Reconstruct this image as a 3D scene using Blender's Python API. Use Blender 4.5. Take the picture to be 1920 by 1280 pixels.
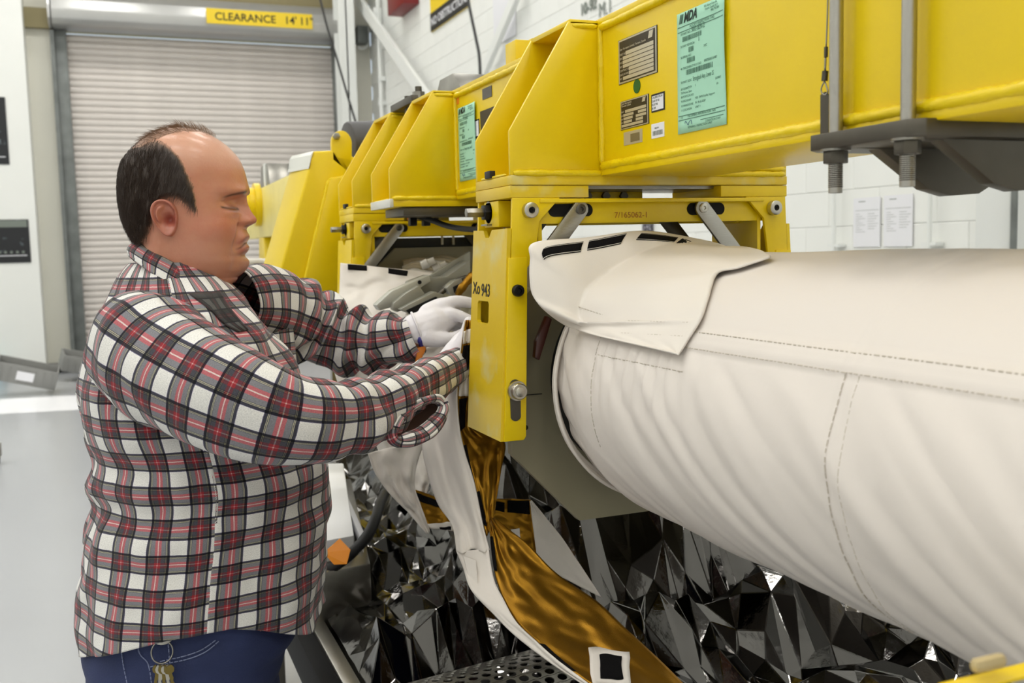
import bpy, bmesh, math, random
from mathutils import Vector, Matrix, noise
R_ = random.Random(7)
for o in list(bpy.data.objects): bpy.data.objects.remove(o)
SC = bpy.context.scene
COL = SC.collection
PI = math.pi

# ------------------------------------------------------------------ camera (world: Y along the beam, X across it, Z up)
F, CX, CY, H = 1860.0, 960.0, 640.0, 1.53
_yc = Vector(((210-CX)/F, -(482-CY)/F, -1)).normalized()
_zc = Vector((1, 0.0248, 0)).cross(_yc).normalized()
if _zc.y < 0: _zc = -_zc
_xc = _yc.cross(_zc)
RW = Matrix((_xc, _yc, _zc))            # world = RW @ cam
cam_d = bpy.data.cameras.new('camera')
cam = bpy.data.objects.new('camera', cam_d); COL.objects.link(cam)
cam_d.sensor_fit = 'HORIZONTAL'; cam_d.sensor_width = 22.3; cam_d.lens = 22.3*F/1920
cam_d.clip_start = 0.02; cam_d.clip_end = 100
cam.matrix_world = Matrix.Translation((0, 0, H)) @ RW.to_4x4()
cam_d.dof.use_dof = True; cam_d.dof.focus_distance = 1.40; cam_d.dof.aperture_fstop = 5.0
SC.camera = cam
SC.cycles.max_bounces = 7; SC.cycles.diffuse_bounces = 4; SC.cycles.glossy_bounces = 4; SC.cycles.transmission_bounces = 2

# ------------------------------------------------------------------ world, sun, exposure
SC.view_settings.view_transform = 'Standard'; SC.view_settings.look = 'None'
SC.view_settings.gamma = 1.0; SC.view_settings.use_curve_mapping = False
SC.view_settings.exposure = 0.0
wd = bpy.data.worlds.new('world'); SC.world = wd; wd.use_nodes = True
bg = wd.node_tree.nodes['Background']; bg.inputs[0].default_value = (0.75, 0.87, 1.0, 1); bg.inputs[1].default_value = 1.0
sun_d = bpy.data.lights.new('sun', 'SUN'); sun_d.energy = 14; sun_d.angle = 0.009; sun_d.color = (1.0, 0.95, 0.86)
sun = bpy.data.objects.new('sun', sun_d); COL.objects.link(sun)
SUN_DIR = Vector((5.2, -0.9, -2.5)).normalized()
sun.rotation_euler = SUN_DIR.to_track_quat('-Z', 'Y').to_euler()
LAMP_W = 47.0        # watts of each ceiling panel

# ------------------------------------------------------------------ pixel helpers (measured in the photo, turned into real positions)
def ray(px, py): return RW @ Vector(((px-CX)/F, -(py-CY)/F, -1.0))
def PY(px, py, Y): d = ray(px, py); return Vector((0, 0, H)) + d*(Y/d.y)
def PX(px, py, X): d = ray(px, py); return Vector((0, 0, H)) + d*(X/d.x)
def PZ(px, py, Z): d = ray(px, py); return Vector((0, 0, H)) + d*((Z-H)/d.z)

# ------------------------------------------------------------------ materials
def s2l(c): return tuple(((v/255)/12.92 if v/255 <= 0.04045 else ((v/255+0.055)/1.055)**2.4) for v in c)
MATS = {}
def mat(name, rgb, rough=0.5, metal=0.0, spec=0.5, bump=0.0, bscale=60.0, var=0.0, vscale=8.0, coat=0.0, stretch=None, sheen=0.0, wear=None, bdist=0.002):
    """principled material: srgb colour, noise bump, noise colour variation, optional wear colour in patches"""
    m = bpy.data.materials.new(name); m.use_nodes = True; MATS[name] = m
    nt = m.node_tree; N = nt.nodes; L = nt.links; b = N['Principled BSDF']
    col = s2l(rgb) + (1,)
    b.inputs['Base Color'].default_value = col; b.inputs['Roughness'].default_value = rough
    b.inputs['Metallic'].default_value = metal; b.inputs['Specular IOR Level'].default_value = spec
    if coat: b.inputs['Coat Weight'].default_value = coat; b.inputs['Coat Roughness'].default_value = 0.12
    if sheen: b.inputs['Sheen Weight'].default_value = sheen; b.inputs['Sheen Roughness'].default_value = 0.5
    tc = N.new('ShaderNodeTexCoord'); mp = N.new('ShaderNodeMapping'); L.new(tc.outputs['Object'], mp.inputs[0])
    if stretch: mp.inputs['Scale'].default_value = stretch
    if var or wear:
        nz = N.new('ShaderNodeTexNoise'); nz.inputs['Scale'].default_value = vscale; nz.inputs['Detail'].default_value = 6
        L.new(mp.outputs[0], nz.inputs[0])
        rp = N.new('ShaderNodeValToRGB'); L.new(nz.outputs[0], rp.inputs[0])
        if wear:
            rp.color_ramp.elements[0].position = wear[1]; rp.color_ramp.elements[1].position = wear[1]+0.12
            rp.color_ramp.elements[0].color = col; rp.color_ramp.elements[1].color = s2l(wear[0])+(1,)
        else:
            rp.color_ramp.elements[0].position = 0.3; rp.color_ramp.elements[1].position = 0.7
            rp.color_ramp.elements[0].color = tuple(v*(1-var) for v in col[:3])+(1,)
            rp.color_ramp.elements[1].color = tuple(min(1, v*(1+var)) for v in col[:3])+(1,)
        L.new(rp.outputs[0], b.inputs['Base Color'])
    if bump:
        nb = N.new('ShaderNodeTexNoise'); nb.inputs['Scale'].default_value = bscale; nb.inputs['Detail'].default_value = 5
        L.new(mp.outputs[0], nb.inputs[0])
        bp = N.new('ShaderNodeBump'); bp.inputs['Strength'].default_value = bump; bp.inputs['Distance'].default_value = bdist
        L.new(nb.outputs[0], bp.inputs['Height']); L.new(bp.outputs[0], b.inputs['Normal'])
    return m
Yel = mat('yellow_paint', (232, 200, 0), 0.33, bump=0.10, bscale=90, var=0.05, vscale=7, spec=0.5)
YelW = mat('yellow_weld', (234, 204, 4), 0.35, bump=0.7, bscale=55, spec=0.5, bdist=0.004)
YelGlare = mat('yellow_glare', (232, 214, 120), 0.4, var=0.08, vscale=6)  # yellow washed out: the rear beam's glare is put into the colour
YelWornSheen = mat('yellow_worn_sheen', (222, 190, 30), 0.36, wear=((216, 200, 120), 0.56), vscale=14, bump=0.1, bscale=90)  # pale patches: wear, plus the leg's whitish reflection painted into the colour
Bare = mat('bare_edge_metal', (222, 222, 214), 0.4, 0.3)
Steel = mat('steel', (150, 147, 140), 0.32, 1.0, bump=0.06, bscale=150, var=0.1, vscale=30)
SteelDk = mat('dark_steel', (92, 88, 80), 0.42, 0.9, bump=0.12, bscale=60, var=0.15, vscale=12)
SteelBr = mat('brushed_steel', (172, 169, 162), 0.34, 1.0, bump=0.2, bscale=80, stretch=(1, 1, 12))
Bolt = mat('bolt_steel', (190, 186, 175), 0.28, 1.0)
BlackM = mat('black_metal', (30, 30, 32), 0.4, 0.6)
Dark = mat('dark_void', (10, 9, 8), 0.9)
Tan = mat('tan_plate', (150, 143, 118), 0.5, 0.15, var=0.05, vscale=5, bump=0.05, bscale=200)
WhiteFab = mat('white_blanket', (226, 218, 210), 0.62, bump=0.12, bscale=40, sheen=0.1, spec=0.3, bdist=0.003)
WhiteFab2 = mat('white_blanket_flap', (228, 221, 212), 0.62, bump=0.2, bscale=30, spec=0.3, bdist=0.003)
Stitch = mat('stitching', (196, 187, 172), 0.8)
Velcro = mat('black_velcro', (18, 17, 18), 0.95, bump=0.6, bscale=700, spec=0.1)
Thread = mat('white_thread', (205, 200, 190), 0.8)
Gold = mat('gold_lining', (156, 112, 30), 0.34, 0.9, bump=0.3, bscale=900, var=0.1, vscale=18, bdist=0.001)
Kapton = mat('amber_film', (196, 118, 0), 0.45, spec=0.15)
Foil = mat('silver_foil', (94, 92, 90), 0.09, 1.0, bump=0.22, bscale=16, bdist=0.006)
GreyM = mat('grey_machined', (152, 151, 140), 0.42, 0.4, bump=0.05, bscale=120)
Rubber = mat('black_rubber', (22, 22, 23), 0.6)
Ink = mat('print_black', (34, 32, 30), 0.7)
InkG = mat('print_grey', (120, 128, 120), 0.7)
PaperG = mat('green_paper', (172, 222, 196), 0.75, spec=0.2, var=0.02, vscale=3)
PaperW = mat('white_paper', (232, 232, 236), 0.75, spec=0.2)
PlateB = mat('nameplate_black', (46, 40, 30), 0.45, 0.2)
PlateS = mat('nameplate_silver', (196, 190, 172), 0.4, 0.5)
GreenD = mat('green_dot', (28, 92, 18), 0.6)
SignY = mat('sign_yellow', (238, 206, 40), 0.5)
WallW = mat('wall_white', (236, 237, 233), 0.6, bump=0.15, bscale=30, var=0.015, vscale=1.5)
WallB = mat('wall_cream', (222, 220, 208), 0.7, bump=0.2, bscale=25, var=0.02, vscale=2)
FloorM = mat('floor_epoxy', (178, 180, 184), 0.22, bump=0.03, bscale=3, var=0.02, vscale=0.7)
CeilM = mat('ceiling_deck', (150, 150, 147), 0.8)
SlatM = mat('door_slat', (212, 205, 199), 0.45, 0.2, var=0.05, vscale=3, bump=0.1, bscale=20)
DrumM = mat('drum_steel', (190, 190, 188), 0.35, 0.5, var=0.04, vscale=2)
GuideM = mat('guide_steel', (118, 122, 120), 0.5, 0.4, var=0.2, vscale=6)
WhiteP = mat('white_paint', (232, 234, 231), 0.45)
RedP = mat('red_paint', (122, 22, 28), 0.45)
CableB = mat('cable_black', (58, 58, 58), 0.6)
Amber = mat('concrete_beam', (150, 140, 105), 0.8)

# ------------------------------------------------------------------ mesh helpers
def link(o, parent=None):
    COL.objects.link(o)
    if parent is not None:
        o.parent = parent
        w = parent.location.copy(); p = parent.parent
        while p is not None: w += p.location; p = p.parent
        o.location = o.location - w
    return o
def M(name, verts, faces, m, parent=None, smooth=False, uvs=None, mats=None, fm=None, cols=None):
    me = bpy.data.meshes.new(name)
    me.from_pydata([tuple(v) for v in verts], [], faces)
    if mats:
        for x in mats: me.materials.append(x)
        if fm: me.polygons.foreach_set('material_index', fm)
    elif m: me.materials.append(m)
    if smooth: me.polygons.foreach_set('use_smooth', [True]*len(me.polygons))
    if uvs:
        ul = me.uv_layers.new(name='UVMap')
        for lp in me.loops: ul.data[lp.index].uv = uvs[lp.vertex_index]
    if cols:
        at = me.color_attributes.new('Col', 'FLOAT_COLOR', 'POINT')
        for i, c in enumerate(cols): at.data[i].color = (c[0], c[1], c[2], 1)
    me.update()
    o = bpy.data.objects.new(name, me)
    return link(o, parent)
def BM(name, bm, m, parent=None, smooth=False, autosm=None):
    bmesh.ops.recalc_face_normals(bm, faces=bm.faces)
    me = bpy.data.meshes.new(name); bm.to_mesh(me); bm.free()
    if m: me.materials.append(m)
    if smooth: me.polygons.foreach_set('use_smooth', [True]*len(me.polygons))
    if autosm is not None:
        me.polygons.foreach_set('use_smooth', [True]*len(me.polygons))
        me.set_sharp_from_angle(angle=autosm)
    return link(bpy.data.objects.new(name, me), parent)
def bevel(bm, w, seg=2):
    if w: bmesh.ops.bevel(bm, geom=list(bm.edges), offset=w, segments=seg, profile=0.5, affect='EDGES', clamp_overlap=True)
def box(name, lo, hi, m, parent=None, bv=0.0):
    bm = bmesh.new(); bmesh.ops.create_cube(bm, size=1)
    lo = Vector(lo); hi = Vector(hi)
    for v in bm.verts: v.co = Vector((lo[i] + (v.co[i]+0.5)*(hi[i]-lo[i]) for i in range(3)))
    bevel(bm, bv)
    return BM(name, bm, m, parent, autosm=0.6 if bv else None)
def prism(name, pts, off, m, parent=None, bv=0.0, seg=2, inset_hole=None):
    """planar outline (3-D points) extruded by vector off"""
    bm = bmesh.new(); off = Vector(off)
    a = [bm.verts.new(Vector(p)) for p in pts]; b = [bm.verts.new(Vector(p)+off) for p in pts]
    n = len(pts); bm.faces.new(a); bm.faces.new(b[::-1])
    for i in range(n): bm.faces.new((a[i], b[i], b[(i+1) % n], a[(i+1) % n]))
    bmesh.ops.recalc_face_normals(bm, faces=bm.faces)
    if bv:
        es = [e for e in bm.edges if e.calc_face_angle(0) > 0.3]
        bmesh.ops.bevel(bm, geom=es, offset=bv, segments=seg, profile=0.5, affect='EDGES', clamp_overlap=True)
    return BM(name, bm, m, parent, autosm=0.6)
def holed(name, outer, hole, off, m, parent=None):
    """plate with one hole: outlines with the same winding, bridged"""
    bm = bmesh.new(); off = Vector(off)
    def ring(pts, d): return [bm.verts.new(Vector(p)+d) for p in pts]
    from mathutils.geometry import tessellate_polygon
    allp = [Vector(p) for p in outer]+[Vector(p) for p in hole]
    tri = tessellate_polygon([[Vector(p) for p in outer], [Vector(p) for p in hole]])
    Z0 = Vector((0, 0, 0))
    A = ring(allp, Z0); B = ring(allp, off)
    for t in tri:
        bm.faces.new([A[i] for i in t]); bm.faces.new([B[i] for i in t[::-1]])
    n = len(outer); k = len(hole)
    for i in range(n): bm.faces.new((A[i], A[(i+1) % n], B[(i+1) % n], B[i]))
    for i in range(k): bm.faces.new((A[n+i], A[n+(i+1) % k], B[n+(i+1) % k], B[n+i]))
    return BM(name, bm, m, parent)
def frame_axes(d):
    d = Vector(d).normalized(); u = Vector((0, 0, 1)) if abs(d.z) < 0.9 else Vector((1, 0, 0))
    a = d.cross(u).normalized(); b = d.cross(a).normalized(); return d, a, b
def cyl(name, p0, p1, r, m, parent=None, n=20, bv=0.0, r1=None, rot=0.0):
    p0 = Vector(p0); p1 = Vector(p1); d, a, b = frame_axes(p1-p0); r1 = r if r1 is None else r1
    bm = bmesh.new()
    A = [bm.verts.new(p0 + (a*math.cos(rot+2*PI*i/n) + b*math.sin(rot+2*PI*i/n))*r) for i in range(n)]
    B = [bm.verts.new(p1 + (a*math.cos(rot+2*PI*i/n) + b*math.sin(rot+2*PI*i/n))*r1) for i in range(n)]
    bm.faces.new(A); bm.faces.new(B[::-1])
    for i in range(n): bm.faces.new((A[i], A[(i+1) % n], B[(i+1) % n], B[i]))
    bmesh.ops.recalc_face_normals(bm, faces=bm.faces)
    if bv:
        es = [e for e in bm.edges if e.calc_face_angle(0) > 1.2]
        bmesh.ops.bevel(bm, geom=es, offset=bv, segments=2, profile=0.5, affect='EDGES')
    return BM(name, bm, m, parent, autosm=0.7)
def lathe(name, p0, d, prof, m, parent=None, n=24):
    """profile of (distance along d, radius)"""
    p0 = Vector(p0); d, a, b = frame_axes(d); V = []; Fc = []
    for (t, r) in prof:
        for i in range(n): V.append(p0+d*t+(a*math.cos(2*PI*i/n)+b*math.sin(2*PI*i/n))*max(r, 1e-5))
    for k in range(len(prof)-1):
        for i in range(n): Fc.append((k*n+i, k*n+(i+1) % n, (k+1)*n+(i+1) % n, (k+1)*n+i))
    Fc.append(tuple(range(n))[::-1]); Fc.append(tuple((len(prof)-1)*n+i for i in range(n)))
    bm = bmesh.new(); vs = [bm.verts.new(v) for v in V]
    for f in Fc: bm.faces.new([vs[i] for i in f])
    return BM(name, bm, m, parent, autosm=0.7)
def catmull(pts, sub):
    """pts: list of tuples of any dimension"""
    out = []; n = len(pts)
    for i in range(n-1):
        p0 = pts[max(i-1, 0)]; p1 = pts[i]; p2 = pts[i+1]; p3 = pts[min(i+2, n-1)]
        for k in range(sub):
            t = k/sub; t2 = t*t; t3 = t2*t
            out.append(tuple(0.5*((2*b)+(-a+c)*t+(2*a-5*b+4*c-d)*t2+(-a+3*b-3*c+d)*t3) for a, b, c, d in zip(p0, p1, p2, p3)))
    out.append(tuple(pts[-1])); return out
def interp(tab, x):
    """piecewise smooth table lookup, tab sorted by key"""
    if x <= tab[0][0]: return tab[0][1]
    for (a, u), (b, v) in zip(tab, tab[1:]):
        if x <= b:
            t = (x-a)/(b-a); return u+(v-u)*t
    return tab[-1][1]
def smtab(tab, sub=8): return [(p[0], p[1]) for p in catmull(tab, sub)]
def sst(a, b, x):
    t = min(1, max(0, (x-a)/(b-a))); return t*t*(3-2*t)
def tube(name, pts, r, m, parent=None, n=10, sub=6, jitter=0.0, caps=True):
    """swept tube; r constant or list per control point"""
    rr = r if isinstance(r, (list, tuple)) else [r]*len(pts)
    P = catmull([tuple(p)+(q,) for p, q in zip(pts, rr)], sub) if sub > 1 else [tuple(p)+(q,) for p, q in zip(pts, rr)]
    C = [Vector(p[:3]) for p in P]; rad = [p[3] for p in P]
    V = []; Fc = []; a = None
    for i, c in enumerate(C):
        d = (C[min(i+1, len(C)-1)]-C[max(i-1, 0)]).normalized()
        if a is None: _, a, _ = frame_axes(d)
        a = (a-d*a.dot(d)).normalized(); b = d.cross(a)
        for k in range(n):
            q = rad[i]*(1+jitter*R_.uniform(-1, 1))
            V.append(c+(a*math.cos(2*PI*k/n)+b*math.sin(2*PI*k/n))*q)
    for i in range(len(C)-1):
        for k in range(n): Fc.append((i*n+k, i*n+(k+1) % n, (i+1)*n+(k+1) % n, (i+1)*n+k))
    if caps: Fc.append(tuple(range(n))[::-1]); Fc.append(tuple((len(C)-1)*n+k for k in range(n)))
    return M(name, V, Fc, m, parent, smooth=True)
def grid(name, fn, nu, nv, m, parent=None, thick=0.0, smooth=True, uvfn=None, closed_u=False, mats=None, fmfn=None):
    """fn(u,v) -> Vector for u,v in 0..1; optional solid thickness along normals"""
    V = [Vector(fn(i/nu, j/nv)) for j in range(nv+1) for i in range(nu+1)]
    W = nu+1; Fc = []
    for j in range(nv):
        for i in range(nu): Fc.append((j*W+i, j*W+i+1, (j+1)*W+i+1, (j+1)*W+i))
    fm = [fmfn((i+.5)/nu, (j+.5)/nv) for j in range(nv) for i in range(nu)] if fmfn else None
    uv = [uvfn(i/nu, j/nv) for j in range(nv+1) for i in range(nu+1)] if uvfn else None
    o = M(name, V, Fc, m, parent, smooth=smooth, uvs=uv, mats=mats, fm=fm)
    if thick:
        md = o.modifiers.new('thickness', 'SOLIDIFY'); md.thickness = thick; md.offset = 0
        if mats and len(mats) > 1 and fmfn is None: md.material_offset = 1; md.material_offset_rim = 0
    return o
def thing(name, label, cat, loc=(0, 0, 0), group=None):
    o = bpy.data.objects.new(name, None); o.empty_display_size = 0.05; o.location = loc; COL.objects.link(o)
    return tag(o, label, cat, group)
def tag(o, label, cat, group=None, kind=None):
    o['label'] = label; o['category'] = cat
    if group: o['group'] = group
    if kind: o['kind'] = kind
    return o
def struct(o, label=None):
    o['kind'] = 'structure'
    if label: o['label'] = label
    return o
def part(o, label): o['label'] = label; return o
_bfont = None
def text(name, body, org, ux, uy, size, m, parent=None, bold=0.0, shear=0.0, depth=0.0004, xs=1.0):
    """lettering as thin mesh: baseline start org, unit axes ux (reading direction) and uy (up)"""
    cu = bpy.data.curves.new(name, 'FONT'); cu.body = body; cu.size = size; cu.offset = bold; cu.shear = shear; cu.extrude = depth; cu.resolution_u = 3
    t = bpy.data.objects.new(name, cu); COL.objects.link(t)
    dg = bpy.context.evaluated_depsgraph_get(); me = bpy.data.meshes.new_from_object(t.evaluated_get(dg))
    bpy.data.objects.remove(t); bpy.data.curves.remove(cu)
    ux = Vector(ux).normalized(); uy = Vector(uy).normalized(); nz = ux.cross(uy)
    for v in me.vertices: v.co = Vector(org) + ux*v.co.x*xs + uy*v.co.y + nz*v.co.z
    me.materials.clear(); me.materials.append(m)
    o = bpy.data.objects.new(name, me); return link(o, parent)
def cpy(o, parent=None, dloc=(0, 0, 0), name=None):
    c = o.copy(); COL.objects.link(c); c.parent = parent; c.location = Vector(o.location)+Vector(dloc)
    return c
def fold(x): x = x % 2.0; return x if x < 1 else 2-x

# ================================================================== THE ROOM
XL, XR, YB, YF, ZC = -7.0, 3.8, -7.0, 15.0, 7.0
struct(box('floor', (XL-0.2, YB-0.2, -0.2), (XR+0.2, YF+0.2, 0), FloorM), 'pale grey glossy epoxy floor')
struct(box('ceiling', (XL, YB, ZC), (XR+0.2, YF+0.2, ZC+0.2), CeilM))
struct(box('wall_front', (XL, YB-0.2, 0), (XR+0.2, YB, ZC), WallW))
# left wall with the small high window the sun falls through
wl = struct(box('wall_left', (XL-0.2, YB, 0), (XL, YF, 1.6), WallW))
def wl_piece(y0, y1, z0, z1): box('wall_panel', (XL-0.2, y0, z0), (XL, y1, z1), WallW, wl)
SW0, SW1, SZ0, SZ1 = 12.0, 13.25, 2.75, 3.32
wl_piece(YB, SW0, 1.6, ZC)
wl_piece(SW0, SW1, 1.6, SZ0); wl_piece(SW0, SW1, SZ1, ZC); wl_piece(SW1, YF, 1.6, ZC)
w2 = bpy.data.objects.new('window_1', None); COL.objects.link(w2); w2.location = (XL-0.1, (SW0+SW1)/2, SZ0); struct(w2, 'small high window the sun falls through')
for z in (SZ0, SZ1-0.04): box('window_frame', (XL-0.14, SW0, z), (XL-0.06, SW1, z+0.04), WhiteP, w2)
for y in (SW0, SW1-0.04): box('window_frame', (XL-0.14, y, SZ0), (XL-0.06, y+0.04, SZ1), WhiteP, w2)
# ceiling panels
lamp_body = None
for ix in range(4):
    for iy in range(6):
        x = -5.6+ix*2.55; y = -5.0+iy*3.5
        t = thing('ceiling_light', 'white fluorescent panel in the hall ceiling', 'light', (x, y, ZC-0.12), 'ceiling panels of the hall')
        if lamp_body is None:
            lamp_body = box('housing', (-0.62, -0.32, 0.015), (0.62, 0.32, 0.12), WhiteP); hl = lamp_body
            hl.parent = t
        else:
            c = lamp_body.copy(); COL.objects.link(c); c.parent = t
        ld = bpy.data.lights.new('panel_lamp', 'AREA'); ld.shape = 'RECTANGLE'; ld.size = 1.2; ld.size_y = 0.6; ld.energy = LAMP_W; ld.color = (1.0, 0.985, 0.94)
        lo = bpy.data.objects.new('panel_lamp', ld); COL.objects.link(lo); lo.parent = t; lo.location = (0, 0, 0.0)

# back wall with the door opening
DX0, DX1, DZ = -0.42, 3.24, 4.57
wb = struct(box('wall_back', (XL, YF, 0), (-0.60, YF+0.2, ZC), WallB))
box('wall_panel', (3.36, YF, 0), (XR, YF+0.2, ZC), WallB, wb)
box('lintel', (-0.60, YF, 4.60), (3.36, YF+0.2, ZC), Amber, wb)
struct(box('trim_1', (XL, YF-0.45, 0), (-0.90, YF-0.001, ZC), WallW), 'white partition panel beside the roll-up door')
struct(box('trim_2', (-0.90, YF-0.10, 4.60), (-0.60, YF-0.001, 4.86), Amber))
# roll-up door: slats, guides, drum cover
dr = bpy.data.objects.new('door_1', None); COL.objects.link(dr); dr.location = ((DX0+DX1)/2, YF+0.05, 0); struct(dr, 'closed grey steel roll-up shutter')
NS = 52; sh = DZ/NS
def slat_mesh():
    prof = [(0.0, 0.0), (0.008, 0.008), (0.016, 0.022), (0.019, 0.045), (0.016, 0.066), (0.008, 0.080), (0.0, sh)]
    V = []; Fc = []
    for x in (DX0, DX1):
        for (d, z) in prof: V.append((x, -d, z))
    n = len(prof)
    for i in range(n-1): Fc.append((i, n+i, n+i+1, i+1))
    V += [(DX0, 0.012, 0), (DX0, 0.012, sh), (DX1, 0.012, 0), (DX1, 0.012, sh)]
    Fc += [(0, 2*n, 2*n+2, n), (n-1, 2*n-1, 2*n+3, 2*n+1), (2*n, 2*n+1, 2*n+3, 2*n+2)]
    me = bpy.data.meshes.new('slat'); me.from_pydata(V, [], Fc); me.materials.append(SlatM); me.update(); return me
sm = slat_mesh()
for i in range(NS):
    o = bpy.data.objects.new('slat', sm); COL.objects.link(o); o.parent = dr
    o.location = Vector((0, YF+0.10, i*sh)) - dr.location
for (a, b) in ((-0.60, -0.40), (3.22, 3.36)):
    g = box('guide_rail', (a, YF-0.06, 0), (b, YF+0.16, DZ+0.02), GuideM, dr, 0.01)
    box('angle_iron', (a if a < 0 else b-0.05, YF-0.14, 0), (a+0.05 if a < 0 else b, YF-0.06, DZ), GuideM, g)
dp = [(0, 0.02), (-0.34, 0.04), (-0.42, 0.10), (-0.44, 0.22), (-0.40, 0.36), (-0.28, 0.48), (-0.1, 0.53), (0, 0.53)]
prism('drum_cover', [(-0.56, YF+y, DZ+z) for y, z in dp], (3.94, 0, 0), DrumM, dr, 0.01)
for x in (-0.60, 3.38): prism('drum_bracket', [(x, YF+y*1.05, DZ-0.01+z*1.06) for y, z in dp], (0.03, 0, 0), DrumM, dr)
box('bottom_bar', (DX0+0.03, YF+0.03, 0.0), (DX1-0.03, YF+0.13, 0.10), GuideM, dr, 0.01)
# sign on the drum cover
cs = thing('clearance_sign', 'yellow clearance sign across the shutter drum cover', 'sign', (2.18, YF-0.47, DZ+0.2))
a0 = PY(386, 15, YF-0.46); a1 = PY(585, 27, YF-0.46); a2 = PY(386, 43, YF-0.46)
SX0, SX1, SZt, SZb = a0.x, a1.x, (a0.z+a1.z)/2, (a0.z+a1.z)/2-0.205
box('sign_board', (SX0, YF-0.465, SZb), (SX1, YF-0.455, SZt), SignY, cs)
text('lettering', 'CLEARANCE', (SX0+0.11, YF-0.467, SZb+0.052), (1, 0, 0), (0, 0, 1), 0.148, Ink, cs, bold=0.002)
text('lettering', "14'", (SX0+1.06, YF-0.467, SZb+0.052), (1, 0, 0), (0, 0, 1), 0.148, Ink, cs, bold=0.002)
text('lettering', '11"', (SX0+1.27, YF-0.467, SZb+0.052), (1, 0, 0), (0, 0, 1), 0.148, Ink, cs, bold=0.002)

# right wall: painted blockwork, each block in view its own piece
wr = struct(box('wall_right', (XR+0.012, YB, 0), (XR+0.2, YF, ZC), WallW), 'white painted concrete block wall')
BL, BH = 0.40, 0.20
def block_mesh():
    bm = bmesh.new(); bmesh.ops.create_cube(bm, size=1)
    for v in bm.verts:
        v.co = Vector(((v.co.x+0.5)*0.02, (v.co.y)*(BL-0.001), v.co.z*(BH-0.001)))
    fr = [f for f in bm.faces if f.normal.x < -0.5]
    es = [e for e in fr[0].edges]
    bmesh.ops.bevel(bm, geom=es, offset=0.0045, segments=1, affect='EDGES')
    me = bpy.data.meshes.new('block'); bm.to_mesh(me); bm.free(); me.materials.append(WallW); return me
bme = block_mesh(); cand = []; rest = []
for r in range(int(ZC/BH)):
    z = (r+0.5)*BH; off = 0.2 if r % 2 else 0.0
    for k in range(int((YF-2.4)/BL)):
        y = YF-off-(k+0.5)*BL
        q = Vector((XR, y, z)); c = RW.transposed() @ (q-Vector((0, 0, H)))
        px = CX+F*c.x/-c.z; py = CY-F*c.y/-c.z
        seen = c.z < 0 and ((690 < px < 1180 and -40 < py < 215-0.42*(px-850)+40) or (1460 < px < 1950 and 270 < py < 490) or (1100 < px < 1370 and 355 < py < 480))
        (cand if seen else rest).append((c.z, y, z))
cand.sort(reverse=True)
for (_, y, z) in cand[:300]:
    o = bpy.data.objects.new('block', bme); COL.objects.link(o); o.parent = wr; o.location = (XR-0.006, y, z)
bmr = bmesh.new()
for (_, y, z) in cand[300:]+rest:
    n0 = len(bmr.verts); bmr.from_mesh(bme); bmr.verts.ensure_lookup_table()
    for v in bmr.verts[n0:]: v.co += Vector((XR-0.006, y, z))
ro = BM('blockwork', bmr, WallW, wr); ro['kind'] = 'stuff'

# columns, braces, conduits in the corner
def hcol(name, x0, x1, y0, y1, z1, lab):
    c = bpy.data.objects.new(name, None); COL.objects.link(c); c.location = ((x0+x1)/2, (y0+y1)/2, 0); struct(c, lab)
    box('flange', (x0, y0, 0), (x1, y0+0.02, z1), WhiteP, c); box('flange', (x0, y1-0.02, 0), (x1, y1, z1), WhiteP, c)
    xm = (x0+x1)/2; box('web', (xm-0.01, y0, 0), (xm+0.01, y1, z1), WhiteP, c); return c
p = PY(640, 200, 14.3); q = PY(668, 200, 14.3)
hcol('trim_3', p.x, q.x+0.02, 14.3, 14.6, ZC, 'white steel column right of the shutter')
ya = PX(1828, 400, 3.62).y; yb = PX(1893, 400, 3.62).y
c5 = struct(box('trim_5', (3.62, yb, 0), (XR-0.005, ya, ZC), WhiteP, None, 0.01), 'white boxed column on the block wall')
def brace(name, a, b, w, lab):
    a = Vector(a); b = Vector(b); d = (b-a).normalized(); u = Vector((1, 0, 0)).cross(d).normalized()*w/2
    return struct(prism(name, [a-u, a+u, b+u, b-u], (0.05, 0, 0), WhiteP), lab)
brace('trim_6', PX(648, -30, 3.55), PX(800, 190, 3.55), 0.17, 'white diagonal brace rising to the corner column')
brace('trim_7', PX(968, -20, 3.66), PX(880, 190, 3.66), 0.11, 'pale diagonal brace leaning away from the hung poster')
jb = thing('junction_box', 'grey electrical box in the corner behind the white column', 'box', PX(668, 62, 3.6))
yc = 14.86
box('cabinet', (PY(668, 60, yc).x, yc-0.08, PY(680, 82, yc).z), (PY(688, 60, yc).x, yc+0.12, PY(680, 50, yc).z), GuideM, jb, 0.01)
tube('conduit_loop', [PY(672, 88, yc), PY(680, 91, yc), PY(688, 86, yc), PY(691, 70, yc), PY(690, 50, yc)], 0.018, WhiteP, jb)
cd = thing('conduit_pipe', 'thin white conduit pipe running up the wall corner', 'pipe', (3.7, 14.3, 0))
pz = PX(712, 120, 3.72); cyl('pipe', (3.72, pz.y, 0), (3.72, pz.y, 6.9), 0.028, WhiteP, cd, 10)
for py in (148, 193): v = PX(713, py, 3.72); box('clamp', (3.69, v.y-0.05, v.z-0.03), (3.788, v.y+0.05, v.z+0.03), WhiteP, cd)
v = PX(704, 32, 3.70); box('coupling_box', (3.66, v.y-0.07, v.z-0.10), (3.78, v.y+0.07, v.z+0.12), WhiteP, cd, 0.01)
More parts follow.
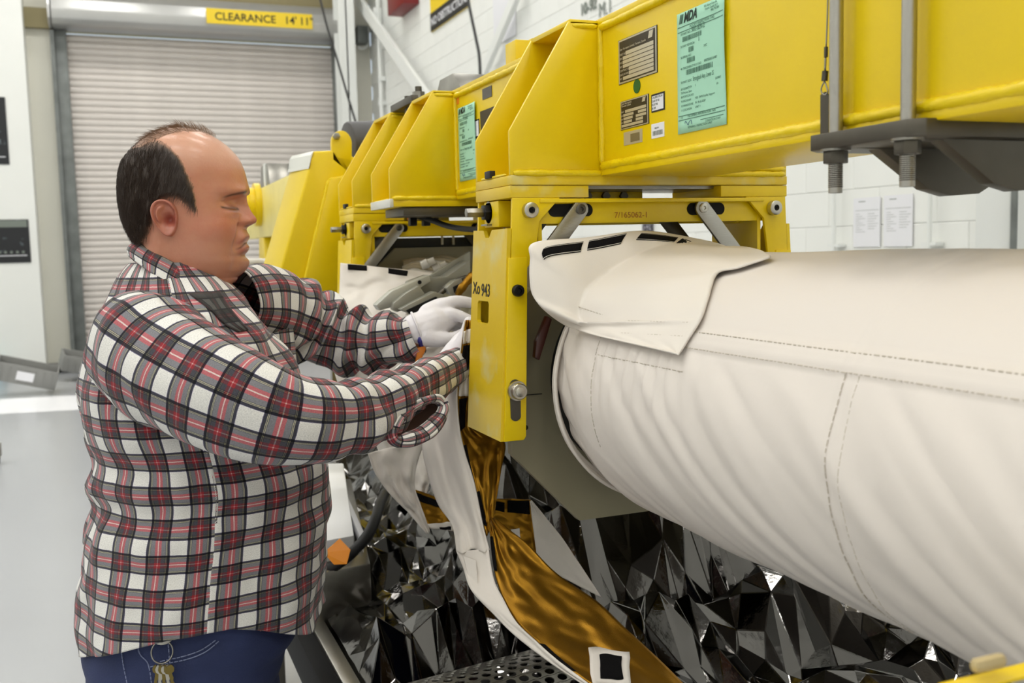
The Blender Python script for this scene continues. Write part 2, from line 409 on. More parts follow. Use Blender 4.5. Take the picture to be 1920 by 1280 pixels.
for i, px in enumerate((1563, 1743)):
    y = PX(px, 400, 3.74).y
    c = thing('conduit_pipe', ('slim white conduit left of the two wall papers', 'slim white conduit right of the two wall papers')[i], 'pipe', (3.74, y, 0), 'conduits on the block wall')
    cyl('pipe', (3.74, y, 0), (3.74, y, 6.9), 0.012, WhiteP, c, 10)
    for z in (1.495, 2.6, 0.6): box('clamp', (3.735, y-0.045, z-0.008), (3.788, y+0.045, z+0.008), WhiteP, c)
y = PX(1895, 400, 3.58).y
tag(cyl('drop_pipe', (3.60, y, 0), (3.60, y, 6.9), 0.014, GuideM, None, 10), 'dark narrow pipe at the right edge of the boxed column', 'pipe')
# hanging cables
tag(tube('hanging_cable', [PY(596, -20, 13.8), PY(612, 45, 13.8), PY(634, 118, 13.8), PY(652, 180, 13.8), PY(672, 245, 13.8)], 0.016, CableB, None, 8), 'dark cable slanting across the shutter drum end', 'cable')
tag(tube('hanging_cable', [PX(876, -20, 3.4), PX(880, 12, 3.4), PX(893, 75, 3.4), PX(899, 110, 3.4), PX(901, 175, 3.4), PX(903, 320, 3.4)], 0.016, CableB, None, 8), 'black cable hanging down beside the yellow and black poster', 'cable')
# alarm, poster and notices on the right wall
v0 = PX(731, -12, 3.62); v1 = PX(762, 20, 3.62)
tag(box('alarm_box', (3.58, v1.y, PX(745, 20, 3.62).z), (XR-0.01, v0.y, PX(745, -22, 3.62).z), RedP, None, 0.01), 'red alarm box on the wall high in the corner', 'alarm')
ps = thing('wall_poster', 'yellow and black poster with white lettering on block wall', 'poster', PX(845, 30, 3.78))
ya, yb = PX(808, 30, 3.78).y, PX(879, 10, 3.78).y
zb = PX(811, 59, 3.78).z
box('panel', (3.775, yb, zb), (3.79, ya, zb+1.25), SignY, ps)
box('black_band', (3.770, yb, zb), (3.776, ya, zb+0.215), Ink, ps)
text('lettering', 'NO OBSTRUCTIONS', (3.768, ya-0.03, zb+0.06), (0, -1, 0), (0, 0, 1), 0.135, PaperW, ps, xs=(ya-yb)*0.92/1.18, bold=0.002)
for (dy, dz, w_, h_) in ((0.25, 0.40, 0.35, 0.16), (0.55, 0.60, 0.5, 0.2), (1.0, 0.47, 0.3, 0.3)):
    prism('picture_shape', [(3.774, ya-dy*1.0, zb+dz), (3.774, ya-dy-w_, zb+dz+0.1), (3.774, ya-dy-w_*0.8, zb+dz+h_), (3.774, ya-dy*1.1, zb+dz+h_*0.8)], (-0.004, 0, 0), Tan, ps)
nb = thing('notice_board', 'large white notice sheet under the diagonal brace', 'notice', PX(948, 40, 3.78))
ya, yb = PX(925, 40, 3.78).y, PX(966, 40, 3.78).y; zb = PX(925, 88, 3.78).z
box('sheet', (3.78, yb, zb), (3.79, ya, zb+1.0), PaperW, nb); box('dark_figure', (3.776, yb+0.08, zb+0.62), (3.781, yb+0.2, zb+0.8), InkG, nb)
wm = thing('wall_marking', 'faint grey handwritten figures on the block wall above the beam', 'marking', PX(1100, 22, 3.78))
text('lettering', '10-92', PX(1088, 30, 3.784), (0, -1, 0), (0, 0, 1), 0.13, InkG, wm, bold=0.004); text('lettering', 'M.1', PX(1122, 34, 3.784), (0, -1, 0), (0, 0, 1), 0.16, InkG, wm)
def wall_sheet(px0, px1, pyt, pyb, lab):
    t = thing('wall_paper', lab, 'paper', PX(px0, pyb, 3.785), 'papers taped to the block wall')
    y0, y1 = PX(px0, 400, 3.785).y, PX(px1, 400, 3.785).y; zt, zb = PX(px0, pyt, 3.785).z, PX(px0, pyb, 3.785).z
    box('sheet', (3.785, y1, zb), (3.788, y0, zt), PaperW, t)
    w = y0-y1; h = zt-zb
    def bar(a, b, c, d): box('print_line', (3.7845, y0-b*w, zt-d*h), (3.7852, y0-a*w, zt-c*h), InkG, t)
    bar(0.08, 0.95, 0.255, 0.262); bar(0.2, 0.45, 0.07, 0.085)
    for k in range(9): bar(0.1, 0.25+0.1*((k*7) % 3), 0.33+k*0.045, 0.336+k*0.045)
    for k in range(7): bar(0.55, 0.8+0.07*((k*5) % 3), 0.33+k*0.05, 0.336+k*0.05)
wall_sheet(1600, 1650, 372, 463, 'white printed sheet taped to the block wall, left of two')
wall_sheet(1657, 1711, 367, 462, 'white printed sheet taped to the block wall, right of two')
tag(box('wall_chart', (3.77, PX(1223, 420, 3.78).y, PX(1210, 475, 3.78).z), (3.79, PX(1206, 420, 3.78).y, PX(1210, 395, 3.78).z), mat('chart_print', (60, 58, 66), 0.7, wear=((190, 188, 196), 0.52), vscale=60)), 'dark speckled chart strip on the wall under the crossbar', 'chart')
# posters on the left partition
PosM = mat('poster_print', (22, 24, 28), 0.5, wear=((120, 130, 138), 0.62), vscale=9)
def poster(px1, pyt, pyb, lab):
    a = PY(px1, pyt, YF-0.46); b = PY(px1, pyb, YF-0.46)
    t = thing('wall_poster', lab, 'poster', (a.x-0.3, YF-0.46, b.z))
    box('print', (a.x-0.8, YF-0.462, b.z), (a.x, YF-0.452, a.z), PosM, t)
    box('caption', (a.x-0.75, YF-0.464, b.z+0.09), (a.x-0.04, YF-0.461, b.z+0.10), PaperW, t); return t
pt = poster(53, 411, 492, 'dark framed photograph low on the white partition'); poster(9, 182, 308, 'dark poster high on the white partition at the picture edge')
a = PY(53, 411, YF-0.46)
box('picture_top', (a.x-0.8, YF-0.464, a.z-0.10), (a.x-0.02, YF-0.4615, a.z-0.01), InkG, pt)
for k in range(6): box('skyline_light', (a.x-0.1-k*0.07, YF-0.465, a.z-0.44), (a.x-0.07-k*0.07, YF-0.4615, a.z-0.41), InkG, pt)
# clutter along the wall
Wire = mat('crate_grey', (140, 140, 137), 0.7, bump=0.5, bscale=40, stretch=(1, 1, 0.2))
Teal = mat('teal_plastic', (110, 165, 178), 0.5)
def crate(c, rx, rz, sx, sy, sz, lab, lbl):
    t = thing('stacking_crate', lab, 'crate', c, 'grey crates by the shutter')
    bm = bmesh.new()
    bottom = box('base', (-sx, -sy, 0), (sx, sy, 0.012), Wire)
    kids = [bottom]
    for s in (-1, 1):
        kids.append(box('side_panel', (-sx, s*sy-0.008, 0), (sx, s*sy+0.008, sz), Wire, None, 0.003))
        kids.append(box('end_panel', (s*sx-0.008, -sy, 0), (s*sx+0.008, sy, sz), Wire, None, 0.003))
    for k in range(7):
        x = -sx+(k+0.5)*2*sx/7; kids.append(box('rib', (x-0.008, -sy-0.02, 0.01), (x+0.008, -sy-0.006, sz-0.02), Wire))
    if lbl: kids.append(box('label_card', (-0.1, -sy-0.026, 0.05), (0.08, -sy-0.018, sz-0.06), PaperW))
    for k in kids: k.parent = t
    t.rotation_euler = (rx, 0.28 if lbl else 0.25, rz); bm.free(); return t
crate(PZ(45, 690, 0.30)+Vector((0, 0, -0.15)), 0.1, 0.05, 0.31, 0.2, 0.21, 'grey ribbed crate tipped over with a pale label card', True)
crate(PZ(112, 672, 0.35)+Vector((0.25, 0.75, -0.245)), 0.15, 0.15, 0.30, 0.2, 0.2, 'grey ribbed crate leaning behind the man at the shutter', False)
pc = thing('pallet_base', 'low dark pallet under the grey crates', 'pallet', PZ(90, 705, 0))
v = PZ(75, 703, 0)
for k in range(3): box('deck_board', (v.x-0.35, v.y+0.02+k*0.22, 0.07), (v.x+0.75, v.y+0.18+k*0.22, 0.10), Wire, pc)
for k in range(3): box('runner', (v.x-0.33+k*0.5, v.y+0.02, 0), (v.x-0.27+k*0.5, v.y+0.62, 0.07), Rubber, pc)
v = PZ(-22, 713, 0)
tt = thing('teal_bin', 'teal plastic bin at the left picture edge', 'bin', v)
prism('bin_body', [(v.x-0.3, v.y, 0), (v.x+0.15, v.y, 0), (v.x+0.19, v.y, 0.2), (v.x-0.34, v.y, 0.2)], (0, 0.4, 0), Teal, tt, 0.01)
prism('bin_rim', [(v.x-0.36, v.y-0.015, 0.19), (v.x+0.205, v.y-0.015, 0.19), (v.x+0.205, v.y-0.015, 0.215), (v.x-0.36, v.y-0.015, 0.215)], (0, 0.43, 0), Teal, tt, 0.004)
v = PZ(-8, 870, 0)
ct = thing('floor_castor', 'dark castor wheel at the left picture edge', 'wheel', v)
cyl('wheel', (v.x-0.02, v.y, 0.06), (v.x+0.03, v.y, 0.06), 0.06, Rubber, ct, 24, 0.008); box('fork', (v.x-0.035, v.y-0.03, 0.06), (v.x+0.045, v.y+0.03, 0.16), Steel, ct, 0.005)

# ================================================================== YELLOW BEAM WITH SADDLES
BX0, BX1, BZ0, BZ1 = 0.677, 0.859, 1.637, 1.850
BY0, BY1 = -0.35, 2.60
beam = thing('lifting_beam', 'long yellow welded box beam carrying nameplates and saddles', 'beam', (0.768, 1.3, BZ0))
# four plates with rounded arrises, lips top and bottom
def rrect(x0, x1, z0, z1, r, y, n=5):
    P = []
    for (cx, cz, a0) in ((x1-r, z1-r, 0), (x0+r, z1-r, PI/2), (x0+r, z0+r, PI), (x1-r, z0+r, 1.5*PI)):
        for k in range(n+1): a = a0+k*PI/2/n; P.append((cx+r*math.cos(a), y, cz+r*math.sin(a)))
    return P
prism('box_section', rrect(BX0, BX1, BZ0, BZ1, 0.006, BY0), (0, BY1-BY0, 0), Yel, beam)
def weld(name, a, b, r, parent, seg=None, flat=0.55):
    """wavy weld bead between two points"""
    a = Vector(a); b = Vector(b); L = (b-a).length; n = seg or max(8, int(L/0.006)); d, u, w = frame_axes(b-a)
    V = []; Fc = []; K = 8
    ph = R_.uniform(0, 50)
    for i in range(n+1):
        t = i/n; c = a.lerp(b, t)
        q = r*(0.9+0.20*noise.noise(Vector((ph+t*L*45, 0, 0)))+0.05*math.sin(t*L*520+ph))
        if i in (0, n): q *= 0.5
        c = c+u*0.25*r*noise.noise(Vector((ph+t*L*40, 3, 0)))
        for k in range(K): V.append(c+(u*math.cos(2*PI*k/K)+w*math.sin(2*PI*k/K))*q)
    for i in range(n):
        for k in range(K): Fc.append((i*K+k, i*K+(k+1) % K, (i+1)*K+(k+1) % K, (i+1)*K+k))
    Fc.append(tuple(range(K))[::-1]); Fc.append(tuple(n*K+k for k in range(K)))
    return M(name, V, Fc, YelW, parent, smooth=True)
# lips along the lower and upper arris with their weld beads
SD = [(1.32, 1.465), (1.978, 2.133), (2.313, 2.471)]
gaps = [(BY0, SD[0][0]), (SD[0][1], SD[1][0]), (SD[1][1], SD[2][0]), (SD[2][1], BY1)]
box('lower_lip', (BX0-0.004, BY0, BZ0-0.006), (BX1+0.004, BY1, BZ0+0.004), Yel, beam, 0.002)
box('upper_lip', (BX0-0.004, BY0, BZ1-0.004), (BX1+0.004, BY1, BZ1+0.006), Yel, beam, 0.002)
for (a, b) in gaps[:3]:
    weld('weld_bead', (BX0-0.001, a, BZ0+0.008), (BX0-0.001, b, BZ0+0.008), 0.0072, beam)
    weld('weld_bead', (BX0-0.001, a, BZ1-0.007), (BX0-0.001, b, BZ1-0.007), 0.0065, beam)
box('end_plate', (BX0-0.012, BY1, BZ0-0.01), (BX1+0.012, BY1+0.012, BZ1+0.01), Yel, beam, 0.002)
WX = 0.237
XC = 0.768
for si, (y0, y1) in enumerate(SD):
    zb = 1.618; zt = 1.632; xl = XC-WX; xr = XC+WX
    lx = xl; tp = 0.004
    for s in (1, -1):
        X = lambda v: XC+s*(v-XC)
        prof = [(BX0, zt), (lx, zt), (lx, 1.694), (0.628, 1.851), (BX0, 1.851)]
        for yy in (y0, y1-0.007):
            prism('gusset_plate', [(X(x), yy, z) for x, z in prof], (0, 0.007, 0), Yel, beam, 0.0012)
        box('gusset_cap', (min(X(0.628), X(BX0)), y0, 1.846), (max(X(0.628), X(BX0)), y1, 1.854), Yel, beam, 0.002)
        if s > 0:
            weld('weld_bead', (lx+0.004, y0-0.001, zt+0.003), (BX0, y0-0.001, zt+0.003), 0.0055, beam)
            weld('weld_bead', (BX0-0.001, y0-0.003, BZ0+0.01), (BX0-0.001, y0-0.003, 1.848), 0.006, beam)
            weld('weld_bead', (lx+0.002, y0+0.02, zt+0.002), (lx+0.002, y1-0.02, zt+0.002), 0.0022, beam)
            weld('weld_bead', (0.632, y0+0.001, 1.845), (BX0-0.004, y0+0.001, 1.845), 0.0045, beam)
        else:
            weld('weld_bead', (X(lx)-0.004, y0-0.001, zt+0.003), (BX1, y0-0.001, zt+0.003), 0.0055, beam)
            weld('weld_bead', (X(lx)-0.004, y0-0.001, zt+0.011), (BX1+0.02, y0-0.001, zt+0.013), 0.0045, beam)
    box('saddle_plate', (xl, y0-0.002, zb), (xr, y1+0.002, zt), YelWornSheen if si == 0 else Yel, beam, 0.0015)
    if si == 1: part(box('bare_edge', (xl-0.002, y0-0.003, zb-0.001), (xl+0.006, y1+0.003, zt+0.002), Bare, beam, 0.001), 'paint-stripped bare metal edge')
    else: part(box('black_tab', (xl-0.003, y0+0.075, zt+0.001), (xl+0.006, y0+0.098, zt+0.012), Rubber, beam, 0.001), 'black rubber tab')
    box('saddle_plate_core', (BX0-0.03, y0+0.01, zb+0.001), (BX1+0.03, y1-0.01, BZ0), Yel, beam)
lgy = PX(948, 130, 0.69).y; lgz = PX(950, 82, 0.69).z
part(box('lug_post', (0.69, lgy-0.05, 1.85), (0.72, lgy, lgz), Yel, beam, 0.002), 'yellow upright lug on the beam top')
box('lug_strap', (0.722, lgy-0.05, 1.85), (0.752, lgy, lgz+0.004), Yel, beam, 0.002)
# ---- nameplates (riveted, part of the beam)
def onface(y, z, d=0.0): return Vector((BX0-d, y, z))
def plate(y0, y1, z0, z1, m, parent, d0=0.0, d1=0.0012, r=0.0):
    pts = [onface(y0, z0, d0), onface(y1, z0, d0), onface(y1, z1, d0), onface(y0, z1, d0)]
    return prism('plate', pts, (-(d1-d0), 0, 0), m, parent, r)
def rnd(name, ya, yb, za, zb, r, d, dd, m, parent):
    P = []
    for (cy, cz, a0) in ((yb+r, zb-r, 0), (ya-r, zb-r, PI/2), (ya-r, za+r, PI), (yb+r, za+r, 1.5*PI)):
        for k in range(5):
            a = a0+k*PI/8; P.append((BX0-d, cy-r*math.cos(a) if False else (cy+(-r)*math.cos(a)), cz+r*math.sin(a)))
    return prism(name, P, (-dd, 0, 0), m, parent)
def nameplate(ya, yb, zb, zt, rows, title):
    """ya > yb: text runs from ya (far) to yb (near)"""
    w = ya-yb; h = zt-zb
    def B(name, u0, u1, v0, v1, d, m, par): return box(name, (BX0-d-0.0004, ya-u1*w, zt-v1*h), (BX0-d, ya-u0*w, zt-v0*h), m, par)
    np = prism('nameplate', [(BX0, ya, zb), (BX0, yb, zb), (BX0, yb, zt), (BX0, ya, zt)], (-0.0010, 0, 0), PlateB, beam, 0.0004)
    part(np, 'black and silver metal nameplate with blank rows')
    B('silver_border', 0.012, 0.988, 0.012, 0.988, 0.0008, PlateS, np)
    B('black_field', 0.045, 0.955, 0.05, 0.95, 0.0013, PlateB, np)
    for (u0, u1, v0, v1) in rows: B('blank_row', u0, u1, v0, v1, 0.0018, PlateS, np)
    for (s, u, v, sz) in title: text('lettering', s, (BX0-0.0022, ya-u*w, zt-v*h), (0, -1, 0), (0, 0, 1), sz, PlateS, np, depth=0.0001)
    # badge
    prism('badge', [(BX0-0.0018, ya-0.80*w, zt-0.22*h), (BX0-0.0018, ya-0.90*w, zt-0.22*h), (BX0-0.0018, ya-0.93*w, zt-0.07*h), (BX0-0.0018, ya-0.83*w, zt-0.07*h)], (-0.0004, 0, 0), PlateS, np)
    return np
r1 = [(0.22, 0.93, 0.30, 0.385)]+[(0.14, 0.93, 0.40+k*0.09, 0.475+k*0.09) for k in range(3)]+[(0.30, 0.93, 0.67+k*0.09, 0.745+k*0.09) for k in range(2)]+[(0.14, 0.93, 0.85, 0.925)]
nameplate(1.264, 1.157, 1.753, 1.814, r1, [('Spar Aerospace Limited, Toronto, Canada', 0.07, 0.25, 0.0042), ('PART NO', 0.06, 0.37, 0.0045), ('SER', 0.06, 0.46, 0.004), ('MOD', 0.06, 0.55, 0.004), ('REV', 0.06, 0.64, 0.004), ('CONTRACT NO', 0.06, 0.73, 0.004), ('DATE OF MFR', 0.06, 0.82, 0.004), ('WT', 0.06, 0.91, 0.004)])
r2 = [(0.2, 0.94, 0.34, 0.44), (0.13, 0.5, 0.47, 0.56), (0.66, 0.94, 0.47, 0.56), (0.14, 0.47, 0.59, 0.68), (0.58, 0.94, 0.59, 0.68), (0.14, 0.44, 0.71, 0.8), (0.58, 0.83, 0.71, 0.8), (0.07, 0.83, 0.83, 0.92)]
nameplate(1.260, 1.181, 1.690, 1.7295, r2, [('Spar Aerospace', 0.07, 0.14, 0.0045), ('Toronto Canada', 0.07, 0.22, 0.004), ('PART', 0.06, 0.42, 0.0034), ('SER', 0.06, 0.55, 0.003), ('REV', 0.06, 0.67, 0.003), ('NO', 0.06, 0.79, 0.003)])
gd = lathe('green_dot', (BX0-0.0002, 1.213, 1.744), (-1, 0, 0), [(0, 0.0095), (0.0006, 0.0095)], GreenD, beam, 32)
part(gd, 'dark green round sticker')
# small stickers
st = box('calibration_sticker', (BX0-0.0008, 1.140, 1.703), (BX0, 1.174, 1.7265), Ink, beam); part(st, 'small white sticker with dark border and handwriting')
sp = box('sticker_paper', (BX0-0.0012, 1.1425, 1.705), (BX0-0.0008, 1.1715, 1.7240), PaperW, st)
for k, s in enumerate(('CALIBRATION', 'DUE 07 02', '02.07.98', '01.08')): text('lettering', s, (BX0-0.0014, 1.171, 1.7205-k*0.0046), (0, -1, 0), (0, 0, 1), 0.0042, InkG, st, depth=0.0001)
def barcode(parent, ya, w, zb, h, n, m, d=0.0014, seed=1):
    rr = random.Random(seed); y = ya; bm = bmesh.new(); u = w/(n*2.0)
    while y > ya-w:
        bw = u*rr.choice((0.6, 1.0, 1.6)); g = u*rr.choice((0.7, 1.1))
        vs = [bm.verts.new((BX0-d, y, zb)), bm.verts.new((BX0-d, y-bw, zb)), bm.verts.new((BX0-d, y-bw, zb+h)), bm.verts.new((BX0-d, y, zb+h))]
        bm.faces.new(vs); y -= bw+g
    o = BM('barcode', bm, m, parent); return o
s2 = box('asset_sticker', (BX0-0.0006, 1.200, 1.668), (BX0, 1.252, 1.686), PlateS, beam); part(s2, 'worn silver asset sticker under the small nameplate')
box('data_patch', (BX0-0.0010, 1.207, 1.671), (BX0-0.0006, 1.232, 1.682), mat('patch_brown', (120, 106, 70), 0.6), s2)
s3 = box('barcode_sticker', (BX0-0.0006, 1.142, 1.669), (BX0, 1.175, 1.688), PaperW, beam); part(s3, 'white barcode sticker')
barcode(s3, 1.171, 0.026, 1.6725, 0.006, 16, InkG, 0.0008, 3); text('lettering', '0012744', (BX0-0.0008, 1.166, 1.681), (0, -1, 0), (0, 0, 1), 0.003, InkG, s3, depth=0.0001)
# ---- green inspection tags: loose paper hung on the beam
InkT = mat('tag_ink', (74, 116, 96), 0.8)
InkD = mat('tag_ink_dark', (30, 44, 36), 0.8)
def green_tag(ya, zt, label, w=0.107, h=0.148, full=True):
    t = thing('inspection_tag', label, 'tag', (BX0, ya-w/2, zt-h), 'green inspection tags')
    def fn(u, v):
        x = BX0-0.0016-0.0018*sst(0.75, 1, u)*(1-0.5*v)-0.0012*math.sin(v*5)*u
        return Vector((x, ya-u*w, zt-v*h))
    grid('paper', fn, 10, 14, PaperG, t, 0.0003)
    x0 = BX0-0.0024
    def off(u, v): return 0.0008+0.0018*sst(0.75, 1, u)*(1-0.5*v)+0.0012*math.sin(v*5)*u*1.0
    def ln(u0, u1, v, th=0.0011, m=InkT):
        n = 8; V = []; Fc = []
        for i in range(n+1):
            u = u0+(u1-u0)*i/n; p = fn(u, v); V += [(p.x-0.0005, p.y, p.z), (p.x-0.0005, p.y, p.z-th)]
        for i in range(n): Fc.append((2*i, 2*i+1, 2*i+3, 2*i+2))
        M('rule_line', V, Fc, m, t)
    def tx(s, u, v, sz, m=InkT, b=0.0, sh=0.0, xs=1.0):
        p = fn(u, v); q = fn(min(1, u+0.2), v)
        text('lettering', s, (p.x-0.0006, p.y, p.z), (q-p), (0, 0, 1), sz, m, t, bold=b, shear=sh, depth=0.00003, xs=xs)
    def bc(u, v, w_, h_, n, sd):
        p = fn(u+w_/2, v); barcode(t, ya-u*w, w_*w, zt-(v)*h, h_*h, n, InkT, BX0-p.x+0.0006, sd)
    ln(0.02, 0.98, 0.115, 0.0009); ln(0.02, 0.98, 0.155, 0.0009); ln(0.02, 0.98, 0.850, 0.0009); ln(0.02, 0.98, 0.885, 0.0009); ln(0.48, 0.95, 0.915, 0.0008)
    tx('MDA', 0.15, 0.088, 0.0165, InkD, 0.0005, 0.35, 0.82)
    for k in range(4):   # striped emblem left of the letters
        p = fn(0.05+k*0.020, 0.09)
        prism('emblem_bar', [(p.x-0.0004, p.y, p.z), (p.x-0.0004, p.y-0.0012, p.z), (p.x-0.0004, p.y-0.0042, p.z+0.0110), (p.x-0.0004, p.y-0.0030, p.z+0.0110)], (-0.0001, 0, 0), InkD if k % 2 == 0 else InkT, t)
    tx('9445 Airport Road, Brampton', 0.58, 0.035, 0.0040, xs=0.75); tx('Ontario, Canada L6S 4J3', 0.6, 0.060, 0.0040, xs=0.75); tx('(905) 790-2800', 0.72, 0.085, 0.0040, xs=0.75)
    tx('ACCEPT INSPECTION TAG', 0.28, 0.146, 0.0046)
    tx('10 PART NO', 0.08, 0.190, 0.0042); tx('30012-38290-22', 0.32, 0.190, 0.0090, xs=0.5)
    bc(0.13, 0.245, 0.40, 0.040, 26, 5)
    tx('20 PART REVISION', 0.08, 0.290, 0.0040); tx('1', 0.46, 0.285, 0.0075); bc(0.26, 0.345, 0.10, 0.042, 7, 6); tx('N/C', 0.58, 0.345, 0.0042)
    tx('30 SERIAL NO', 0.08, 0.380, 0.0040); bc(0.22, 0.430, 0.17, 0.042, 10, 7)
    tx('40 TRACEABILITY/LOT NO', 0.08, 0.472, 0.0040); tx('0007000016487', 0.58, 0.465, 0.0044); bc(0.20, 0.525, 0.55, 0.042, 26, 8)
    tx('50 PART DESC', 0.08, 0.585, 0.0040); tx('Strongback Assy, Lower 2S', 0.34, 0.588, 0.0080, xs=0.52)
    tx('60 QUANTITY', 0.08, 0.640, 0.0040); tx('1', 0.38, 0.638, 0.0042); tx('EXPIRY', 0.80, 0.630, 0.0040)
    tx('70 Process Spec', 0.08, 0.672, 0.0038); tx('EA', 0.82, 0.672, 0.0038); tx('80 POSITION NO', 0.08, 0.706, 0.0038)
    tx('90 PROGRAM', 0.08, 0.742, 0.0038); tx('MSS  SRMS Facility Support', 0.38, 0.740, 0.0038); tx('10 WAREHOUSE', 0.08, 0.780, 0.0038); tx('IN  IN & KEEP', 0.38, 0.778, 0.0038); tx('11 LOCATION', 0.08, 0.816, 0.0038); tx('UNIT 1', 0.38, 0.814, 0.0038)
    tx('12', 0.08, 0.876, 0.0036); tx('INCOMING INFORMATION  N/A', 0.22, 0.876, 0.0042); tx('CONDITION STAMP', 0.58, 0.945, 0.0038); tx('REMARKS / INSPECTION UNIT', 0.22, 0.968, 0.0040)
    p = fn(0.16, 0.920); cu = [Vector((p.x-0.0007, p.y-0.0035*k+(0.0015 if k % 2 else 0), p.z+0.003*math.sin(k*2.1))) for k in range(6)]
    tube('signature', cu, 0.00035, mat('pen_ink', (40, 70, 120), 0.6) if 'pen_ink' not in MATS else MATS['pen_ink'], t, 4, 5)
green_tag(1.106, 1.815, 'green printed inspection tag on the near end of the beam')
green_tag(1.960, 1.815, 'green inspection tag farther along the beam behind the near saddle')
part(box('orange_sticker', (BX0-0.0008, 1.955, 1.825), (BX0, 1.968, 1.838), mat('sticker_orange', (235, 140, 20), 0.6), beam), 'small orange sticker')
part(box('dark_plate', (BX0-0.0012, 1.75, 1.72), (BX0, 1.83, 1.792), PlateB, beam), 'dark nameplate half hidden by the near saddle')
for k in range(4): box('blank_row', (BX0-0.0016, 1.765, 1.728+k*0.013), (BX0-0.0012, 1.815, 1.736+k*0.013), PlateS, beam.children[-1] if False else None) if False else None
part(box('grey_label', (BX0-0.0012, 1.765, 1.812), (BX0, 1.815, 1.832), mat('label_slate', (84, 82, 78), 0.5), beam), 'slate grey label strip')
part(box('white_sticker', (BX0-0.0010, 1.838, 1.745), (BX0, 1.862, 1.780), Ink, beam), 'small white sticker with dark border')
box('sticker_paper', (BX0-0.0014, 1.8405, 1.748), (BX0-0.0010, 1.8595, 1.777), PaperW, beam)

